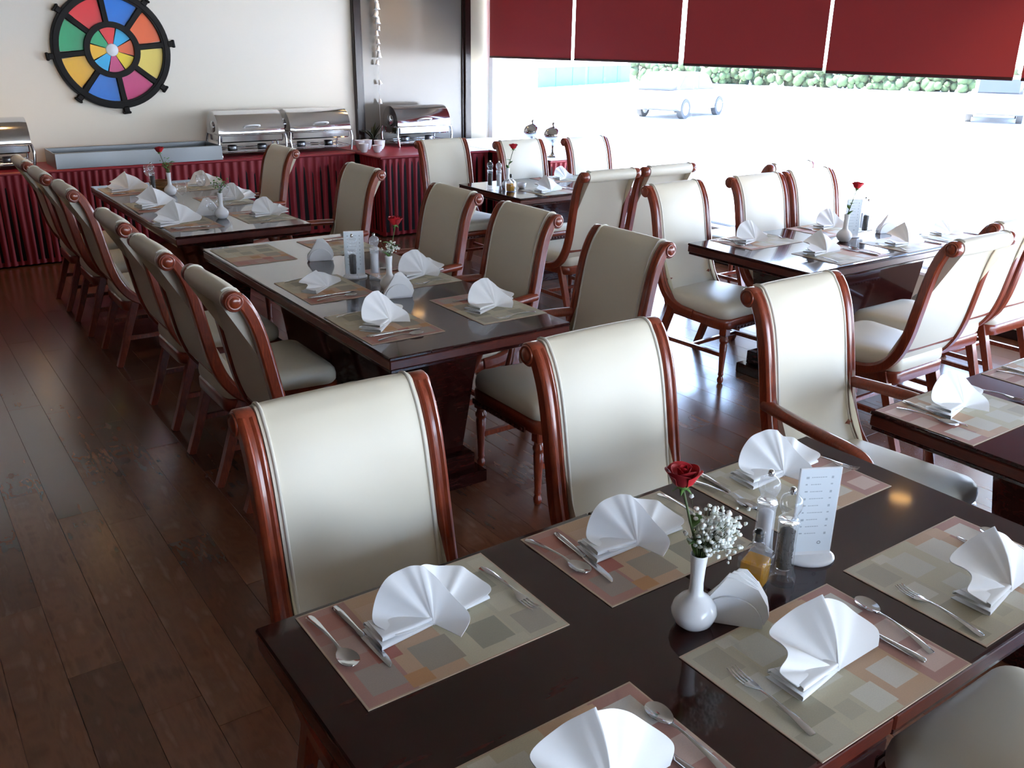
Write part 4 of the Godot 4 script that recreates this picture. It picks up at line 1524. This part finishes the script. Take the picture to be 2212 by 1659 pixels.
		for c in k[5]:
			var x: float = {"s": -0.192, "k": -0.14, "f": 0.19}[c]
			var a := xf * Vector3(x + rng.randf_range(-0.008, 0.008), 0, -0.13)
			var e := xf * Vector3(x + rng.randf_range(-0.015, 0.015), 0, 0.08)
			list.append([{"s": "spoon", "k": "knife", "f": "fork"}[c], a.x, a.z, e.x, e.z])
		if k[6] != "": list.append([k[6], k[7].x, k[7].y, k[8], k[9]])
		for q in list:
			if q.size() == 5 and cut.has(q[0]):
				var d := Vector3(q[3] - q[1], 0, q[4] - q[2])
				var at := Vector3((q[1] + q[3]) / 2.0, MAT, (q[2] + q[4]) / 2.0)
				place(cut[q[0]][0], cut[q[0]][1], "polished steel %s on the %s" % [q[0], k[1]], at, rad_to_deg(atan2(d.x, d.z)))
			else:
				var n := place(nap[q[0]][0], nap[q[0]][1], "white fan-folded napkin on the %s" % k[1], Vector3(q[1], MAT, q[2]), q[3])
				n.scale = Vector3(1, 1, 1) if q[4] == 1.0 else (Vector3(1.0, q[4], 1.0) if q[4] < 0.8 else Vector3.ONE * q[4])

	var vase := make_vase()
	var fv := [true]
	place(vase, fv, "white bud vase with a round belly on the nearest table", Vector3(1.193, TOP, -1.043))
	place(vase, fv, "white bud vase on the middle table, behind a folded napkin", Vector3(1.910, TOP, -3.713))
	place(vase, fv, "white bud vase without a rose at the near end of the far table", Vector3(1.845, TOP, -5.93))
	place(vase, fv, "white bud vase with a rose at the middle of the far table", Vector3(1.83, TOP, -7.06))
	place(vase, fv, "white bud vase before the menu card on the window table", Vector3(4.748, TOP, -3.27))
	place(vase, fv, "white bud vase on the table before the window buffet", Vector3(4.19, TOP, -6.03))
	var rose := make_rose(Vector3(-0.036, 0, -0.026), 0.355)
	var fr := [true]
	place(rose, fr, "red rose with green leaves in the vase on the nearest table", Vector3(1.193, TOP, -1.043))
	place(rose, fr, "bright red rose in the vase on the middle table", Vector3(1.910, TOP, -3.713), 150)
	place(rose, fr, "small red rose in the vase on the far left table", Vector3(1.83, TOP, -7.06), 20)
	place(rose, fr, "dark red rose against the glare on the window table", Vector3(4.748, TOP, -3.27), 200)
	place(rose, fr, "dark red rose before the cream chair of the window-buffet table", Vector3(4.19, TOP, -6.03), 170)
	make_sprig(420, 0.023, Vector3(0.026, 0.212, 0.014), Vector3(1.193, TOP, -1.043), "spray of tiny white flowers beside the rose of the nearest table", M.floret_white)
	make_sprig(60, 0.018, Vector3(0.012, 0.21, 0.0), Vector3(1.910, TOP, -3.713), "spray of tiny white flowers below the rose of the middle table", M.floret_white)
	make_sprig(50, 0.022, Vector3(0.006, 0.225, 0.0), Vector3(1.845, TOP, -5.93), "green sprig in the roseless vase of the far table", M.leaf_green)
	make_sprig(44, 0.022, Vector3(0.0, 0.225, 0.0), Vector3(1.83, TOP, -7.06), "pale green spray under the small rose of the far left table", M.leaf_green)

	var pm := make_mill(true)
	var sml := make_mill(false)
	var fp := [true]
	var fs := [true]
	place(pm, fp, "clear pepper mill filled with black peppercorns on the nearest table", Vector3(1.469, TOP, -1.046))
	place(sml, fs, "clear salt mill filled with white salt on the nearest table", Vector3(1.497, TOP, -1.128))
	place(pm, fp, "clear pepper mill before the card on the middle table", Vector3(1.845, TOP, -3.965))
	place(sml, fs, "clear salt mill before the card on the middle table", Vector3(1.945, TOP, -3.93))
	place(pm, fp, "clear pepper mill on the table before the window buffet", Vector3(4.035, TOP, -6.05))
	place(sml, fs, "clear salt mill on the table before the window buffet", Vector3(4.075, TOP, -5.985))
	place(pm, fp, "clear pepper mill behind the vase on the window table", Vector3(4.99, TOP, -3.30))
	place(sml, fs, "clear salt mill behind the vase on the window table", Vector3(5.05, TOP, -3.36))
	place(pm, fp, "clear pepper mill beside the basket on the far left table", Vector3(1.745, TOP, -7.20))
	var oil := make_oil()
	var fo := [true]
	place(oil, fo, "square glass bottle of yellow olive oil on the nearest table", Vector3(1.412, TOP, -1.075), 20)
	place(oil, fo, "square bottle of pale oil on the table before the window buffet", Vector3(4.13, TOP, -5.90), 10)
	var ho := make_holder()
	var fh := [true]
	place(ho, fh, "white napkin holder full of paper napkins behind the vase on the nearest table", Vector3(1.272, TOP, -1.012), 40)
	place(ho, fh, "white half-round napkin holder at the far end of the middle table", Vector3(1.891, TOP, -4.47), 75)
	place(ho, fh, "white half-round napkin holder before the vase on the middle table", Vector3(1.885, TOP, -3.585), 75)
	place(ho, fh, "white napkin holder behind a wine glass on the far left table", Vector3(1.795, TOP, -6.09), 70)
	place(ho, fh, "white half-round napkin holder right of the menu card on the window table", Vector3(5.22, TOP, -3.30), 75)
	var me := make_menu()
	var fm := [true]
	place(me, fm, "white upright menu card with faint print on the nearest table", Vector3(1.60, TOP, -1.075), -28)
	place(me, fm, "white upright menu card behind the mills on the middle table", Vector3(1.885, TOP, -4.03), -20)
	place(me, fm, "grey upright menu card behind the vase on the window table", Vector3(4.91, TOP, -3.34), -28)
	var gl := make_glass()
	var fg := [true]
	place(gl, fg, "stemmed wine glass at the near end of the far left table", Vector3(1.733, TOP, -5.75))
	place(gl, fg, "stemmed wine glass beside the left centre napkin of the far table", Vector3(1.755, TOP, -6.48))
	place(gl, fg, "stemmed wine glass before the right far napkin of the far table", Vector3(1.98, TOP, -6.78))
	place(gl, fg, "stemmed wine glass before the right centre napkin of the far table", Vector3(1.99, TOP, -6.30))
	place(gl, fg, "stemmed wine glass behind the basket on the far left table", Vector3(1.80, TOP, -7.52))

	# basket and small bowl
	var ba := thing("bread_basket", "small brown woven basket beside the rose of the far left table", "basket", Vector3(1.81, TOP, -7.28))
	var b := MB.new()
	for k in 7:
		var y := 0.006 + k * 0.012
		var pts := []
		for i in 25:
			var a := TAU * i / 24
			var r := 0.052 + 0.018 * k / 6.0 + 0.0025 * sin(a * 12.0 + PI * k)
			pts.append(Vector3(cos(a) * r, y, sin(a) * r))
		b.tube(pts, 0.0055, 6)
	obj("weave", b, M.rattan, ba)
	b = MB.new()
	b.lathe(v2([[0, 0.002], [0.05, 0.002], [0.05, 0.008], [0, 0.008]]), 18)
	obj("base", b, M.rattan, ba)
	var sb := thing("sugar_bowl", "small white bowl beside the oil bottle of the window-buffet table", "bowl", Vector3(4.31, TOP, -6.0))
	b = MB.new()
	b.lathe(v2([[0, 0], [0.02, 0], [0.032, 0.015], [0.038, 0.042], [0.036, 0.043], [0.03, 0.018], [0, 0.006]]), 22)
	obj("bowl", b, M.porcelain, sb)
